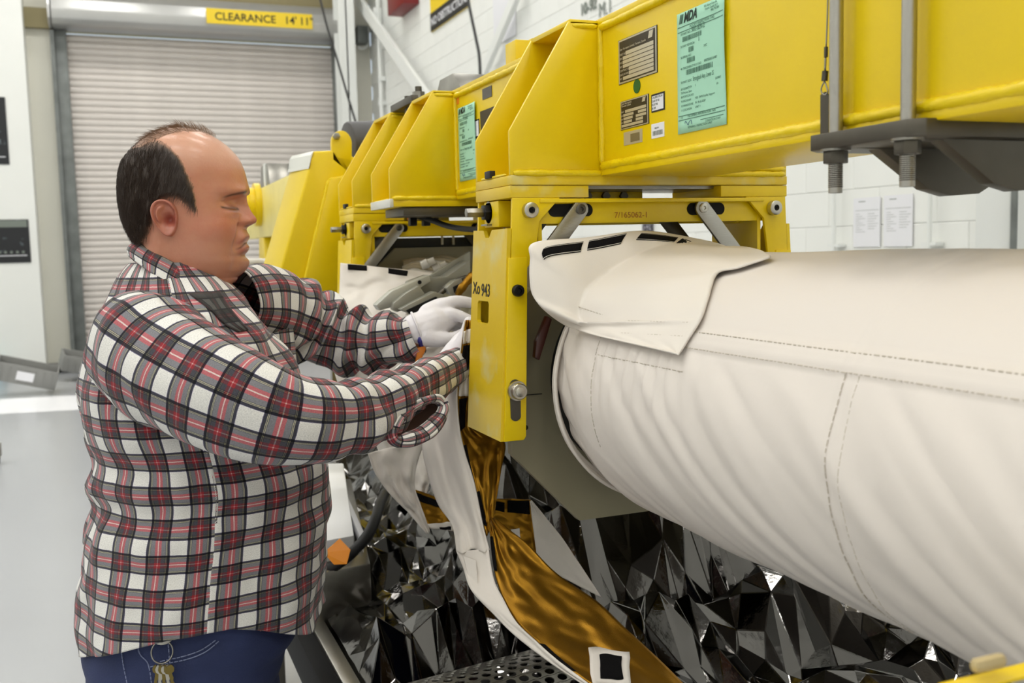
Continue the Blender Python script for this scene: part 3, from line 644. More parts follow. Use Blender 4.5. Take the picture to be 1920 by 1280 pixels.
# ================================================================== CRADLE FRAMES UNDER THE SADDLES
def cradle(name, label, dy, near):
    y0 = 1.32+dy; y1 = 1.465+dy if near else 1.471+dy
    T = thing(name, label, 'frame', (XC, (y0+y1)/2, 1.235))
    D = Vector((0, dy, 0))
    xl = 0.530; xr = 2*XC-xl
    MX = lambda x, s: x if s > 0 else 2*XC-x
    for s in (1, -1):
        # top flange under the saddle
        a, b = sorted((MX(xl, s), MX(0.654, s))); box('top_flange', (a, y0, 1.600), (b, y1, 1.6175), YelWornSheen if (near and s > 0) else Yel, T, 0.0012)
        # near and far cheek plates
        for yy, o in ((y0, 1), (y1-0.006, 0)):
            ck = [(0.533, 1.600), (0.608, 1.600), (0.602, 1.594), (0.574, 1.566), (0.566, 1.51), (0.563, 1.48), (0.527, 1.48), (0.531, 1.556)]
            prism('cheek_plate', [(MX(x, s), yy, z) for x, z in ck], (0, 0.006, 0), Yel, T, 0.001)
            # lower leg flange
            lf = [(0.524, 1.515), (0.553, 1.5155), (0.5445, 1.256), (0.541, 1.2505), (0.510, 1.2505)]
            prism('leg_flange', [(MX(x, s), yy-0.003 if o else yy+0.003, z) for x, z in lf], (0, 0.006, 0), Yel, T, 0.001)
        # outer web of the leg with notch and square window
        def WP(y, z): return Vector((MX(0.5285-(1.557-z)*0.062, s)-(0.004 if s > 0 else -0.004), y, z))
        n0 = y0+0.0835; outer = [WP(y0+0.001, 1.557), WP(n0-0.020, 1.556), WP(n0-0.009, 1.545), WP(n0+0.006, 1.545), WP(n0+0.016, 1.556), WP(y1-0.001, 1.557), WP(y1-0.001, 1.2505), WP(y0+0.001, 1.2505)]
        hy0, hy1 = y0+0.066, y0+0.115
        hole = [WP(hy0+0.004, 1.4165), WP(hy0, 1.4205), WP(hy0, 1.446), WP(hy0+0.004, 1.450), WP(hy1-0.004, 1.450), WP(hy1, 1.446), WP(hy1, 1.4205), WP(hy1-0.004, 1.4165)]
        holed('leg_web', outer, hole, (0.006*s, 0, 0), YelWornSheen if (near and s > 0) else Yel, T)
        if not (near or s > 0): continue
        # pivot block and its window
        a, b = sorted((MX(0.520, s), MX(0.600, s)))
        box('pivot_block', (a+0.012, y0+0.055, 1.560), (b-0.02, y0+0.115, 1.599), Yel, T, 0.002)
        box('inner_web', (min(MX(0.575, s), MX(0.581, s)), y0+0.008, 1.50), (max(MX(0.575, s), MX(0.581, s)), y1-0.008, 1.600), Yel, T)
        # stud, nut and hex end
        c = Vector((MX(0.536, s), y0+0.096, 1.583)); d = Vector((-s, 0, 0))
        st = cyl('stud_nut', c, c+d*0.013, 0.0125, BlackM, T, 6, 0.001); cyl('washer', c+d*-0.001, c+d*0.004, 0.0165, Steel, st, 20)
        cyl('hex_stud', c+d*0.011, c+d*0.040, 0.0075, Steel, st, 6, 0.001)
        box('lock_tab', (c.x-0.012, c.y-0.014, c.z-0.020), (c.x+0.004, c.y+0.012, c.z-0.0175), Steel, st)
        # cheek bolts
        bc = Vector((MX(0.558, s), y0-0.001, 1.582))
        bt = lathe('cap_screw', bc, (0, -1, 0), [(0, 0.0112), (0.002, 0.0115), (0.0095, 0.0112), (0.0105, 0.0100), (0.0105, 0.0048), (0.006, 0.0044)], Bolt, T)
        cyl('socket', bc+Vector((0, -0.0062, 0)), bc+Vector((0, -0.0064, 0)), 0.0046, Dark, bt, 6)
        if not near and s < 0: continue
        lb = Vector((MX(0.536, s), y0-0.003, 1.468)); k = lathe('leg_screw', lb, (0, -1, 0), [(0, 0.0088), (0.006, 0.0086), (0.008, 0.0072), (0.008, 0.004), (0.005, 0.0036)], BlackM, T, 20)
        cyl('socket', lb+Vector((0, -0.0055, 0)), lb+Vector((0, -0.0057, 0)), 0.0036, Dark, k, 6)
        # slotted hole with roller bolt
        sl = []
        for i in range(16):
            aa = 2*PI*i/16; sl.append((MX(0.5285, s)+0.0085*math.cos(aa), y0-0.0034, 1.310+(0.022 if math.sin(aa) >= 0 else -0.022)+0.0085*math.sin(aa)))
        part(prism('slot', sl, (0, -0.0006, 0), SteelDk, T), 'dark slotted hole')
        rb = Vector((MX(0.5305, s), y0-0.004, 1.324)); rr = lathe('roller_bolt', rb, (0, -1, 0), [(0, 0.0145), (0.003, 0.0148), (0.0055, 0.0142), (0.0055, 0.0120), (0.013, 0.0118), (0.0145, 0.0105), (0.0145, 0.0075), (0.0165, 0.0072), (0.0172, 0.006)], Bolt, T, 28)
    # crossbars near and far (channel with lips), slots, struts
    for yy, sgn in ((y0+0.012, -1), (y1-0.012, 1)):
        box('crossbar', (0.566, yy-0.003, 1.5625), (2*XC-0.566, yy+0.003, 1.596), Yel, T, 0.001)
        box('crossbar_lip', (0.575, min(yy, yy+sgn*0.014), 1.5925), (2*XC-0.575, max(yy, yy+sgn*0.014), 1.5985), Yel, T, 0.001)
        if sgn > 0: continue
        for (xa, xb) in ((0.592, 0.664), (0.826, 0.894)):
            sl = []
            for i in range(20):
                aa = 2*PI*i/20; sl.append(((xb-0.0095 if math.cos(aa) >= 0 else xa+0.0095)+0.0095*math.cos(aa), yy-0.0034, 1.582+0.0095*math.sin(aa)))
            part(prism('slot', sl, (0, -0.0006, 0), Dark, T), 'dark slotted hole')
        if near: text('stamped_number', '7/165062-1', (0.700, yy-0.0036, 1.570), (1, 0, 0), (0, 0, 1), 0.0125, mat('stamp_red', (176, 110, 20), 0.6), T, depth=0.0001)
    for (px_, pz_, qx, qz) in ((0.640, 1.583, 0.556, 1.484), (0.849, 1.583, 0.985, 1.425)):
        for yy, mm in ((y0-0.001 if px_ < XC else y0-0.001, Steel), (y1-0.02, SteelDk)):
            a = Vector((px_, yy, pz_)); b = Vector((qx, yy, qz)); d = (b-a).normalized(); u = Vector((d.z, 0, -d.x))*0.0125; P = []
            for k in range(9): t = PI/2+k*PI/8; P.append(a+(-d)*0.0125*math.sin(t-PI/2)+u*math.cos(t-PI/2))
            for k in range(9): t = k*PI/8; P.append(b+d*0.0125*math.sin(t)-u*math.cos(t))
            sb = prism('strut', P, (0, 0.006, 0), SteelBr if mm is Steel else mm, T, 0.0008)
            lathe('pivot_pin', a+Vector((0, 0.0005, 0)), (0, -1, 0), [(0, 0.0075), (0.003, 0.0075), (0.004, 0.006), (0.004, 0.003), (0.002, 0.0025)], Bolt if px_ > XC else SteelDk, sb, 16)
    # clamp bar with bolt heads between the flanges
    box('clamp_bar', (0.60, y0+0.10, 1.597), (0.80, y0+0.112, 1.6165), YelWornSheen, T, 0.001)
    for x in (0.672, 0.70, 0.732, 0.764): cyl('clamp_bolt', (x, y0+0.100, 1.607), (x, y0+0.094, 1.607), 0.007, SteelDk, T, 6)
    box('shim_plate', (0.655, y0+0.02, 1.6135), (0.885, y1-0.01, 1.6178), Steel, T)
    return T
cr1 = cradle('cradle_frame', 'yellow cradle frame marked Xo 943 clamped round the white boom', 0.0, True)
cr2 = cradle('cradle_frame', 'farther yellow cradle frame beyond the gloved hands', 0.993, False)
def wx(z): return 0.5285-(1.557-z)*0.062-0.0045
text('lettering', 'Xo', (wx(1.461), 1.457, 1.4600), (0, -1, 0), (0.062, 0, 1), 0.0265, Ink, cr1, xs=0.95, depth=0.0002, bold=0.0003); text('lettering', '943', (wx(1.461), 1.420, 1.4575), (0, -1, 0), (0.062, 0, 1), 0.0270, Ink, cr1, xs=0.95, depth=0.0002, bold=0.0003)

# ================================================================== WHITE WRAPPED BOOM
ZT, RT = 1.326, 0.190
def boom_hit(px, py, r=RT):
    d = ray(px, py); ox, oz = -XC, H-ZT
    a = d.x*d.x+d.z*d.z; b = 2*(ox*d.x+oz*d.z); c = ox*ox+oz*oz-r*r
    q = b*b-4*a*c
    t = (-b-math.sqrt(q))/(2*a) if q > 0 else -b/(2*a)
    p = Vector((0, 0, H))+d*t
    return math.atan2(p.z-ZT, XC-p.x), p.y, p      # angle: 0 faces the man, +90 deg is the top
boom = thing('wrapped_boom', 'long round boom wrapped in a white quilted fabric blanket', 'boom', (XC, 0.6, ZT-RT))
SEAM = 0.52                                        # angle of the long hem
BYA, BYB = 1.312, -0.40
def boom_r(th, y):
    r = RT
    t2 = th if th > -PI/2 else th+2*PI
    # gathers below the hem, fading in downwards and along the length
    dn = sst(SEAM+0.02, SEAM-0.25, th) if -PI/2-0.6 < th < SEAM else 0.0
    ys = y+0.20*(SEAM-th)
    ph = ys*78+9.0*noise.noise(Vector((ys*4.5, th*0.35, 0)))
    w = 1-abs(math.sin(ph*0.5))**0.8
    amp = 0.0072*max(0.0, 0.45+1.0*noise.noise(Vector((ys*9+3, th*1.1, 2))))*(0.45+0.55*sst(0.2, 1.0, y))
    r += dn*amp*(0.45-w)
    w2 = abs(math.sin(y*112+2.0*noise.noise(Vector((y*20, th, 7)))))
    r += 0.0050*(w2-0.5)*sst(SEAM-0.05, SEAM-0.14, th)*sst(SEAM-0.75, SEAM-0.3, th)*sst(0.86, 1.0, y)*sst(1.2, 1.12, y)
    r += dn*0.0028*noise.noise(Vector((ys*26, th*1.3, 5)))
    # soft dents of the upper cover
    up = sst(SEAM-0.02, SEAM+0.2, th)
    r += up*0.0045*noise.noise(Vector((y*6, th*2.0, 9)))+0.004*noise.noise(Vector((y*2.5, th, 4)))
    # hem ridge (two layers of cloth)
    r += 0.0024*sst(SEAM-0.065, SEAM-0.055, th)*sst(SEAM+0.06, SEAM+0.05, th)
    if abs(th-SEAM-0.02) < 0.12: r += 0.0012*math.sin(y*150)*(1-abs(th-SEAM-0.02)/0.12)*sst(0.9, 1.15, y)
    # double stitched band running round the boom
    b = abs(y-0.691); r += -0.0014*math.exp(-((b-0.009)/0.0022)**2)
    # pulled in a little at the rim
    r -= 0.020*sst(1.20, 1.31, y)*(0.4+0.6*sst(0.9, -0.4, th))
    return r
def boom_pt(th, y, dr=0.0):
    r = boom_r(th, y)+dr; return Vector((XC-r*math.cos(th), y, ZT+r*math.sin(th)))
NY, NT = 330, 220
V = []; Fc = []
for j in range(NY+1):
    y = BYB+(BYA-BYB)*j/NY
    for i in range(NT): th = -PI/2-0.6+2*PI*i/NT; V.append(boom_pt(th if th < PI else th-2*PI, y))
for j in range(NY):
    for i in range(NT): Fc.append((j*NT+i, j*NT+(i+1) % NT, (j+1)*NT+(i+1) % NT, (j+1)*NT+i))
bl = M('blanket', V, Fc, WhiteFab, boom, smooth=True)
# end rim: three layered bindings and the dark inside
for (yy, rr, w) in ((1.314, 0.176, 0.0035), (1.307, 0.1815, 0.003), (1.299, 0.184, 0.003)):
    P = []
    for i in range(97):
        th = 2*PI*i/96; q = rr+0.004*noise.noise(Vector((math.cos(th)*2, math.sin(th)*2, yy*30)))
        P.append((XC-q*math.cos(th), yy+0.004*noise.noise(Vector((math.cos(th)*3, math.sin(th)*3, 7))), ZT+q*math.sin(th)))
    tube('rim_binding', P, w, WhiteFab2, boom, 6, 1, caps=False)
lathe('inner_tube', (XC, 1.30, ZT), (0, 1, 0), [(0, 0.150), (0.0, 0.155), (0.08, 0.155), (0.08, 0.140)], Dark, boom, 48)
cyl('core_tube', (XC, 1.29, ZT), (XC, 2.62, ZT), 0.130, Tan, boom, 48)
# stitches (dashed thread) along the hem and round the band
def stitches(name, pts, parent, r=0.0006, m=Stitch, step=0.0075, dash=0.6):
    bm = bmesh.new(); acc = 0
    for a, b in zip(pts, pts[1:]):
        d = (b-a); L = d.length
        if L < 1e-6: continue
        d.normalize(); s = 0
        while s < L:
            if (acc+s) % step < step*dash:
                e = min(s+step*dash, L); p = a+d*s; q = a+d*e; _, u, w = frame_axes(q-p) if (q-p).length > 1e-6 else (0, Vector((1, 0, 0)), Vector((0, 0, 1)))
                vs = [bm.verts.new(x+o*r) for x in (p, q) for o in (u, w, -u, -w)]
                for k in range(4): bm.faces.new((vs[k], vs[(k+1) % 4], vs[4+(k+1) % 4], vs[4+k]))
                s = e+step*(1-dash)
            else: s += 0.001
        acc += L
    o = BM(name, bm, m, parent); o['kind'] = 'stuff'; return o
stitches('hem_stitching', [boom_pt(SEAM+0.048, y/200, 0.0003) for y in range(-60, 259, 2)], boom)
stitches('hem_stitching', [boom_pt(SEAM-0.055, y/200, 0.0003) for y in range(-60, 248, 2)], boom)
for yo in (0.682, 0.700): stitches('band_stitching', [boom_pt(SEAM-0.06-k*0.015, yo, 0.0009) for k in range(120)], boom)
stitches('cuff_stitching', [boom_pt(SEAM-0.06-k*0.03, 1.172, 0.0004) for k in range(28)], boom)
stitches('gather_stitching', [boom_pt(SEAM-0.20, 0.955+k*0.008, 0.0004) for k in range(27)], boom)
# ---- folded-back collar flap with velcro
A_ = [(1352, 464, 1.27), (1334, 455, 1.29), (1252, 438, 1.30), (1190, 434, 1.30), (1100, 446, 1.29), (1001, 455, 1.275), (994, 485, 1.27), (993, 520, 1.265), (998, 552, 1.26), (1018, 578, 1.25)]
A3 = [PY(*a) for a in A_]
A3 += [boom_hit(px, py, RT+0.014)[2] for px, py in ((1060, 609), (1110, 627), (1165, 640), (1215, 651), (1268, 663))]
B3 = [boom_hit(px, py, RT+0.007)[2] for px, py in ((1445, 479), (1438, 484), (1405, 495), (1380, 503), (1352, 508), (1341, 518), (1335, 535), (1330, 553), (1324, 572), (1318, 590), (1310, 606), (1300, 622), (1291, 636), (1281, 652), (1273, 665))]
Ac = [Vector(p) for p in catmull([tuple(a) for a in A3], 6)]; Bc = [Vector(p) for p in catmull([tuple(b) for b in B3], 6)]
def flap_fn(u, v):
    f = v*(len(Ac)-1); i = min(int(f), len(Ac)-2); t = f-i
    a = Ac[i].lerp(Ac[i+1], t); b = Bc[i].lerp(Bc[i+1], t)
    ka = Vector((XC, a.y-0.035, ZT)); dk = Vector((a.x-XC, 0, a.z-ZT)); ra = dk.length; rk = RT+0.005+0.18*max(0, ra-RT-0.014)
    k = a.lerp(b, 0.3).lerp(ka+dk*(rk/ra), sst(RT+0.016, RT+0.045, ra))                       # foot of the upright collar on the boom
    if u < 0.3:
        w = u/0.3; p = a.lerp(k, w); p.y -= 0.012*math.sin(PI*w)*0.4
    else: p = k.lerp(b, (u-0.3)/0.7)
    c = Vector((XC, p.y, ZT)); d = p-c; r = d.length
    rm = RT+0.005+0.0025*(1-u)
    if r < rm: p = c+d*(rm/r)
    p = p+d.normalized()*(0.0035*noise.noise(Vector((u*4, v*6, 3))))*sst(0, 0.1, u)*sst(1, 0.9, u)
    return p
flap = grid('collar_flap', flap_fn, 56, 90, WhiteFab2, boom, 0.0022); part(flap, 'turned-back white collar flap with black fastener strips')
def cam_px(p):
    c = RW.transposed() @ (Vector(p)-Vector((0, 0, H))); return CX+F*c.x/-c.z, CY-F*c.y/-c.z
def find_uv(fn, px, py):
    best = None; u0, u1, v0, v1 = 0, 1, 0, 1
    for lvl in range(5):
        bb = None
        for i in range(25):
            for j in range(25):
                u = u0+(u1-u0)*i/24; v = v0+(v1-v0)*j/24; x, y = cam_px(fn(u, v)); e = (x-px)**2+(y-py)**2
                if bb is None or e < bb[0]: bb = (e, u, v)
        _, u, v = bb; du = (u1-u0)/8; dv = (v1-v0)/8
        u0, u1, v0, v1 = max(0, u-du), min(1, u+du), max(0, v-dv), min(1, v+dv)
    return bb[1], bb[2]
def decal(name, fn, quad, m, parent, lift=0.0028, n=10, thick=0.0012, uvfn=None):
    """patch of cloth lying on a patch surface; quad = 4 photo corners"""
    uv = [find_uv(fn, *q) for q in quad]
    def g(s, t):
        u = (1-s)*(1-t)*uv[0][0]+s*(1-t)*uv[1][0]+s*t*uv[2][0]+(1-s)*t*uv[3][0]
        v = (1-s)*(1-t)*uv[0][1]+s*(1-t)*uv[1][1]+s*t*uv[2][1]+(1-s)*t*uv[3][1]
        p = fn(u, v); return p+(Vector((0, 0, H))-p).normalized()*lift
    return grid(name, g, n, 6, m, parent, thick, uvfn=uvfn), g
for q in (((1022, 464), (1094, 453), (1089, 472), (1020, 487)), ((1105, 451), (1175, 438), (1164, 457), (1101, 469)), ((1203, 437), (1272, 447), (1264, 454), (1193, 449)), ((1280, 447), (1322, 459), (1318, 466), (1268, 456))):
    o, g = decal('velcro_strip', flap_fn, q, Velcro, flap)
    lp = [g(s, 0.08) for s in [k/12 for k in range(13)]]+[g(s, 0.92) for s in [1-k/12 for k in range(13)]]
    tube('strip_stitching', [p+(Vector((0, 0, H))-p).normalized()*0.001 for p in lp[:13]], 0.0005, Thread, o, 4, 1); tube('strip_stitching', [p+(Vector((0, 0, H))-p).normalized()*0.001 for p in lp[13:]], 0.0005, Thread, o, 4, 1)
for pxs in (((1085, 575), (1130, 590)), ((1178, 601), (1235, 603), (1290, 604)), ((1165, 624), (1230, 627), (1280, 630))):
    pts = []
    for a in pxs:
        u, v = find_uv(flap_fn, *a); p = flap_fn(u, v); pts.append(p+(Vector((0, 0, H))-p).normalized()*0.0016)
    stitches('flap_stitching', pts, flap)
# tan bulkhead plates in both cradles
def bulkhead(y, parent, ext=0.0):
    zl = 1.0985; P = [(0.548, 1.215), (0.660, zl), (2*XC-0.660, zl), (2*XC-0.548, 1.215), (2*XC-0.548, 1.43), (2*XC-0.66, 1.535), (0.66, 1.535), (0.548, 1.43)]
    hole = [(XC-0.075, 1.475), (XC-0.045, 1.505), (XC+0.045, 1.505), (XC+0.075, 1.475)]
    return holed('bulkhead_plate', [(x, y, z) for x, z in P], [(x, y, z) for x, z in hole], (0, 0.016, 0), Tan, parent)
bh1 = bulkhead(1.385, boom); part(bh1, 'flat tan metal plate behind the blanket rim')
bh2 = bulkhead(2.42, boom); part(bh2, 'flat tan metal plate in the farther cradle')
for z in (1.352, 1.255): cyl('hole', (0.572, 1.3848, z), (0.572, 1.386, z), 0.004, Dark, bh1, 14)
box('joint_line', (0.55, 1.3840, 1.3045), (0.60, 1.3852, 1.3058), Dark, bh1)
# red strap end poking out between plate and rim
part(prism('red_strap', [PY(1026, 592, 1.335), PY(1036, 598, 1.335), PY(1012, 676, 1.335), PY(1003, 670, 1.335), PY(1006, 640, 1.335)], (0, 0.012, 0), mat('red_strap', (64, 18, 10), 0.4, coat=0.3), boom, 0.002), 'dark red strap end')

# ================================================================== LOOSE BLANKETS HANGING FROM THE BOOM
def P3(l): return [PY(*a) for a in l]
def ribbon(name, A, B, m, parent, nu=16, sub=8, thick=0.002, wav=0.0, seed=0, freq=5, fold_=0.0):
    Ac = [Vector(p) for p in catmull([tuple(a) for a in A], sub)]; Bc = [Vector(p) for p in catmull([tuple(a) for a in B], sub)]
    def fn(u, v):
        f = v*(len(Ac)-1); i = min(int(f), len(Ac)-2); t = f-i; f2 = v*(len(Bc)-1); i2 = min(int(f2), len(Bc)-2); t2 = f2-i2
        p = Ac[i].lerp(Ac[i+1], t).lerp(Bc[i2].lerp(Bc[i2+1], t2), u)
        w = wav*(noise.noise(Vector((u*3+seed, v*freq, seed)))+0.5*noise.noise(Vector((u*7+seed, v*freq*2.5, seed+4))))
        e = sst(0, 0.15, u)*sst(1, 0.85, u)
        return p+Vector((-0.3, -1, 0))*(w*e+fold_*math.sin(u*PI*3)*e)
    o = grid(name, fn, nu, len(Ac)-1, m, parent, thick); return o, fn
hb = thing('hanging_blanket', 'loose white blanket with gold lining hanging below the marked cradle leg', 'blanket', PY(1150, 1240, 1.15))
E1 = [(872, 600, 1.50), (864, 650, 1.50), (857, 735, 1.495), (861, 800, 1.495), (872, 850, 1.49), (889, 905, 1.46), (906, 985, 1.43), (918, 1030, 1.40)]
L1 = [(868, 610, 1.66), (858, 680, 1.66), (822, 760, 1.64), (793, 825, 1.62), (803, 890, 1.60), (822, 945, 1.56), (848, 985, 1.50), (856, 1034, 1.45)]
w1, f1 = ribbon('outer_face', P3(L1), P3(E1), WhiteFab2, hb, 24, 8, 0.002, 0.010, 3, 4, 0.006)
E2 = [(916, 1028, 1.40), (926, 1085, 1.36), (945, 1125, 1.32), (970, 1168, 1.27), (1012, 1208, 1.22), (1062, 1250, 1.17), (1125, 1296, 1.12)]
L2 = [(856, 1034, 1.45), (868, 1062, 1.42), (883, 1105, 1.37), (925, 1150, 1.32), (965, 1190, 1.27), (1030, 1240, 1.20), (1108, 1292, 1.13)]
w2_, f2 = ribbon('outer_face', P3(L2), P3(E2), WhiteFab2, hb, 10, 8, 0.002, 0.004, 5, 4)
R1 = [(890, 600, 1.505), (890, 660, 1.505), (890, 740, 1.51), (892, 800, 1.51), (945, 826, 1.50), (940, 880, 1.47), (930, 940, 1.45), (925, 985, 1.44)]
E1b = [(a+1, b, c+0.004) for a, b, c in E1[:-1]]+[(912, 1005, 1.425)]
g1, fg1 = ribbon('gold_lining', P3(E1b), P3(R1), Gold, hb, 20, 8, 0.0015, 0.012, 8, 7)
R2 = [(921, 966, 1.45), (958, 995, 1.41), (990, 1020, 1.38), (1044, 1075, 1.33), (1119, 1127, 1.27), (1169, 1174, 1.22), (1240, 1240, 1.16), (1292, 1292, 1.12)]
E2b = [(918, 980, 1.425), (922, 1040, 1.395), (932, 1092, 1.36), (948, 1130, 1.32), (974, 1172, 1.275), (1016, 1211, 1.225), (1066, 1253, 1.175), (1128, 1296, 1.125)]
g2, fg2 = ribbon('gold_lining', P3(E2b), P3(R2), Gold, hb, 30, 8, 0.0015, 0.010, 11, 5)
V_ = [((869, 648), (884, 646), (884, 700), (862, 696)), ((861, 748), (876, 746), (872, 800), (864, 808)), ((869, 835), (874, 833), (889, 905), (885, 900)), ((893, 922), (899, 920), (913, 985), (906, 982))]
for q in V_: o, _ = decal('velcro_strip', fg1, q, Velcro, g1, 0.003)
for q in (((863, 702), (882, 706), (880, 742), (860, 742)), ((864, 620), (884, 615), (884, 642), (868, 645))): decal('white_edging', fg1, q, WhiteFab2, g1, 0.0026)
o, _ = decal('velcro_strip', fg2, ((917, 1006), (924, 1005), (932, 1070), (926, 1068)), Velcro, g2, 0.003)
o, _ = decal('velcro_strip', fg2, ((1012, 1206), (1022, 1208), (1080, 1258), (1068, 1256)), Velcro, g2, 0.003)
o, _ = decal('white_square', fg2, ((1103, 1214), (1180, 1222), (1183, 1282), (1112, 1283)), WhiteFab2, g2, 0.004)
decal('velcro_strip', fg2, ((1124, 1227), (1166, 1230), (1169, 1272), (1126, 1271)), Velcro, g2, 0.0065)
tg = prism('small_tab', P3([(869, 1042, 1.42), (892, 1050, 1.40), (896, 1096, 1.37), (885, 1104, 1.38)]), (0, 0.002, 0), WhiteFab2, hb)
# rear strap with gold lining, right of the leg
hb2 = thing('blanket_strap', 'white blanket end with gold lining tucked behind the gold sheet', 'blanket', PY(1060, 1080, 1.52))
ribbon('white_face', P3([(994, 940, 1.50), (1000, 990, 1.50), (1005, 1030, 1.50), (1010, 1060, 1.50)]), P3([(996, 938, 1.50), (1048, 1000, 1.50), (1090, 1062, 1.49), (1128, 1120, 1.47)]), WhiteFab2, hb2, 14, 8, 0.002, 0.004, 21)
gg, fgg = ribbon('gold_lining', P3([(920, 934, 1.53), (918, 970, 1.53), (925, 1005, 1.52), (940, 1040, 1.51)]), P3([(995, 936, 1.52), (999, 975, 1.52), (1003, 1010, 1.51), (1008, 1055, 1.51)]), Gold, hb2, 14, 8, 0.002, 0.006, 25)
decal('velcro_strip', fgg, ((924, 940), (946, 942), (946, 960), (924, 956)), Velcro, gg, 0.003); decal('velcro_strip', fgg, ((952, 938), (992, 938), (994, 964), (952, 960)), Velcro, gg, 0.003); decal('white_patch', fgg, ((958, 992), (974, 990), (976, 1010), (960, 1012)), WhiteFab2, gg, 0.003)
# rear blanket left of the leg
hb3 = thing('hanging_blanket', 'crumpled white blanket corner hanging under the man\'s sleeve', 'blanket', PY(760, 950, 1.85))
ribbon('white_face', P3([(690, 850, 1.85), (705, 890, 1.84), (735, 930, 1.83), (770, 965, 1.82), (800, 1000, 1.80)]), P3([(800, 820, 1.84), (782, 870, 1.83), (778, 915, 1.82), (790, 950, 1.81), (806, 996, 1.80)]), WhiteFab2, hb3, 16, 8, 0.002, 0.02, 31, 3)
gl, fgl = ribbon('gold_lining', P3([(779, 918, 1.84), (786, 945, 1.83), (796, 970, 1.82), (803, 990, 1.81)]), P3([(830, 935, 1.84), (842, 955, 1.83), (848, 975, 1.82), (850, 995, 1.81)]), Gold, hb3, 12, 8, 0.002, 0.006, 35)
decal('velcro_strip', fgl, ((780, 923), (822, 938), (828, 952), (784, 938)), Velcro, gl, 0.003)
decal('white_edging', fgl, ((800, 982), (848, 978), (849, 996), (806, 996)), WhiteFab2, gl, 0.003); decal('velcro_strip', fgl, ((824, 988), (846, 987), (846, 993), (825, 994)), Velcro, gl, 0.005)
ribbon('white_back_sheet', P3([(625, 690, 2.02), (640, 730, 2.0), (690, 800, 1.98), (720, 870, 1.97), (740, 905, 1.96)]), P3([(850, 640, 1.90), (850, 720, 1.88), (835, 800, 1.87), (812, 880, 1.86), (800, 925, 1.86)]), WhiteFab2, hb3, 24, 8, 0.002, 0.03, 41, 4)
# white flap with two velcro strips in the farther cradle
hb4 = thing('blanket_flap', 'upright white blanket flap with two black strips in the farther cradle', 'blanket', PY(700, 580, 2.2))
wf, fwf = ribbon('flap_face', P3([(638, 493, 2.24), (637, 530, 2.22), (636, 560, 2.20), (635, 620, 2.15)]), P3([(815, 512, 2.20), (800, 530, 2.14), (770, 560, 2.08), (760, 620, 2.05)]), WhiteFab2, hb4, 30, 8, 0.002, 0.016, 51, 3)
decal('velcro_strip', fwf, ((652, 495), (688, 497), (688, 507), (652, 505)), Velcro, wf, 0.003); decal('velcro_strip', fwf, ((728, 502), (765, 508), (763, 517), (728, 512)), Velcro, wf, 0.003)

# ================================================================== BENCH, FOIL SHEET AND WHAT LIES ON IT
TX0, TX1, TY0, TY1, TZ = 0.31, 1.72, 0.25, 3.6, 0.70
bench = thing('work_bench', 'long steel bench under the boom with a black edge channel', 'bench', (1.0, 1.9, 0))
box('bench_top', (TX0+0.06, TY0, TZ-0.04), (TX1, TY1, TZ), SteelDk, bench, 0.003)
part(box('edge_channel', (TX0, TY0, TZ-0.05), (TX0+0.037, TY1, TZ+0.040), mat('edge_black', (16, 16, 17), 0.75, spec=0.2), bench, 0.004), 'black edge channel'); part(box('edge_strip', (TX0+0.037, TY0, TZ-0.05), (TX0+0.068, TY1, TZ+0.043), SteelBr, bench, 0.003), 'bright metal edge strip')
for x in (0.45, 1.6):
    for y in (0.4, 1.95, 3.45): box('leg', (x-0.03, y-0.03, 0), (x+0.03, y+0.03, TZ-0.04), SteelDk, bench, 0.003)
for y in (0.4, 3.45): box('cross_rail', (0.45, y-0.02, 0.2), (1.6, y+0.02, 0.25), SteelDk, bench)
rf = random.Random(11)
creases = []
for k in range(11):
    a = rf.uniform(0, PI); creases.append((math.cos(a), math.sin(a), rf.uniform(1.3, 4.6), rf.uniform(0, 9), rf.uniform(0.4, 1.0)))
fine = []
for k in range(6):
    a = rf.uniform(0, PI); fine.append((math.cos(a), math.sin(a), rf.uniform(6, 13), rf.uniform(0, 9), rf.uniform(0.5, 1.0)))
def foil_z(x, y):
    wx_ = x+0.05*noise.noise(Vector((x*4, y*4, 1))); wy_ = y+0.05*noise.noise(Vector((x*4, y*4, 8)))
    z = 0
    for (c, s, f, p, w) in creases: z += w*abs(fold((c*wx_+s*wy_)*f+p)-0.5)/f*0.40
    for (c, s, f, p, w) in fine: z += w*abs(fold((c*wx_+s*wy_)*f+p+2*noise.noise(Vector((x*5, y*5, p))))-0.5)/f*0.15
    return z
FX0, FX1, FY0, FY1 = 0.385, 1.68, 0.30, 3.55
def foil_fn(u, v):
    x = FX0+(FX1-FX0)*u; y = FY0+(FY1-FY0)*v
    z = foil_z(x, y)-0.12
    z = TZ+0.075+z
    # heaped up under the boom, low where the perforated guard lies
    z += 0.10*sst(0.55, 0.85, x)*sst(1.45, 1.75, y)+0.05*sst(0.95, 1.3, x)
    gq = sst(0.74, 0.66, x)*sst(1.30, 1.36, y)*sst(1.78, 1.66, y); z = z*(1-gq)+(TZ+0.035)*gq
    fq = sst(0.74, 0.60, x)*sst(1.72, 1.85, y); z = z*(1-fq)+(TZ+0.03+0.4*(z-TZ-0.03))*fq
    e = min(sst(FX0, FX0+0.05, x), 1); z = (TZ+0.045)*(1-e)+z*e
    return Vector((x, y, max(z, TZ+0.004)))
from mathutils.geometry import delaunay_2d_cdt
fp = []; sx_, sy_ = 0.030, 0.042
nx_, ny_ = int((FX1-FX0)/sx_), int((FY1-FY0)/sy_)
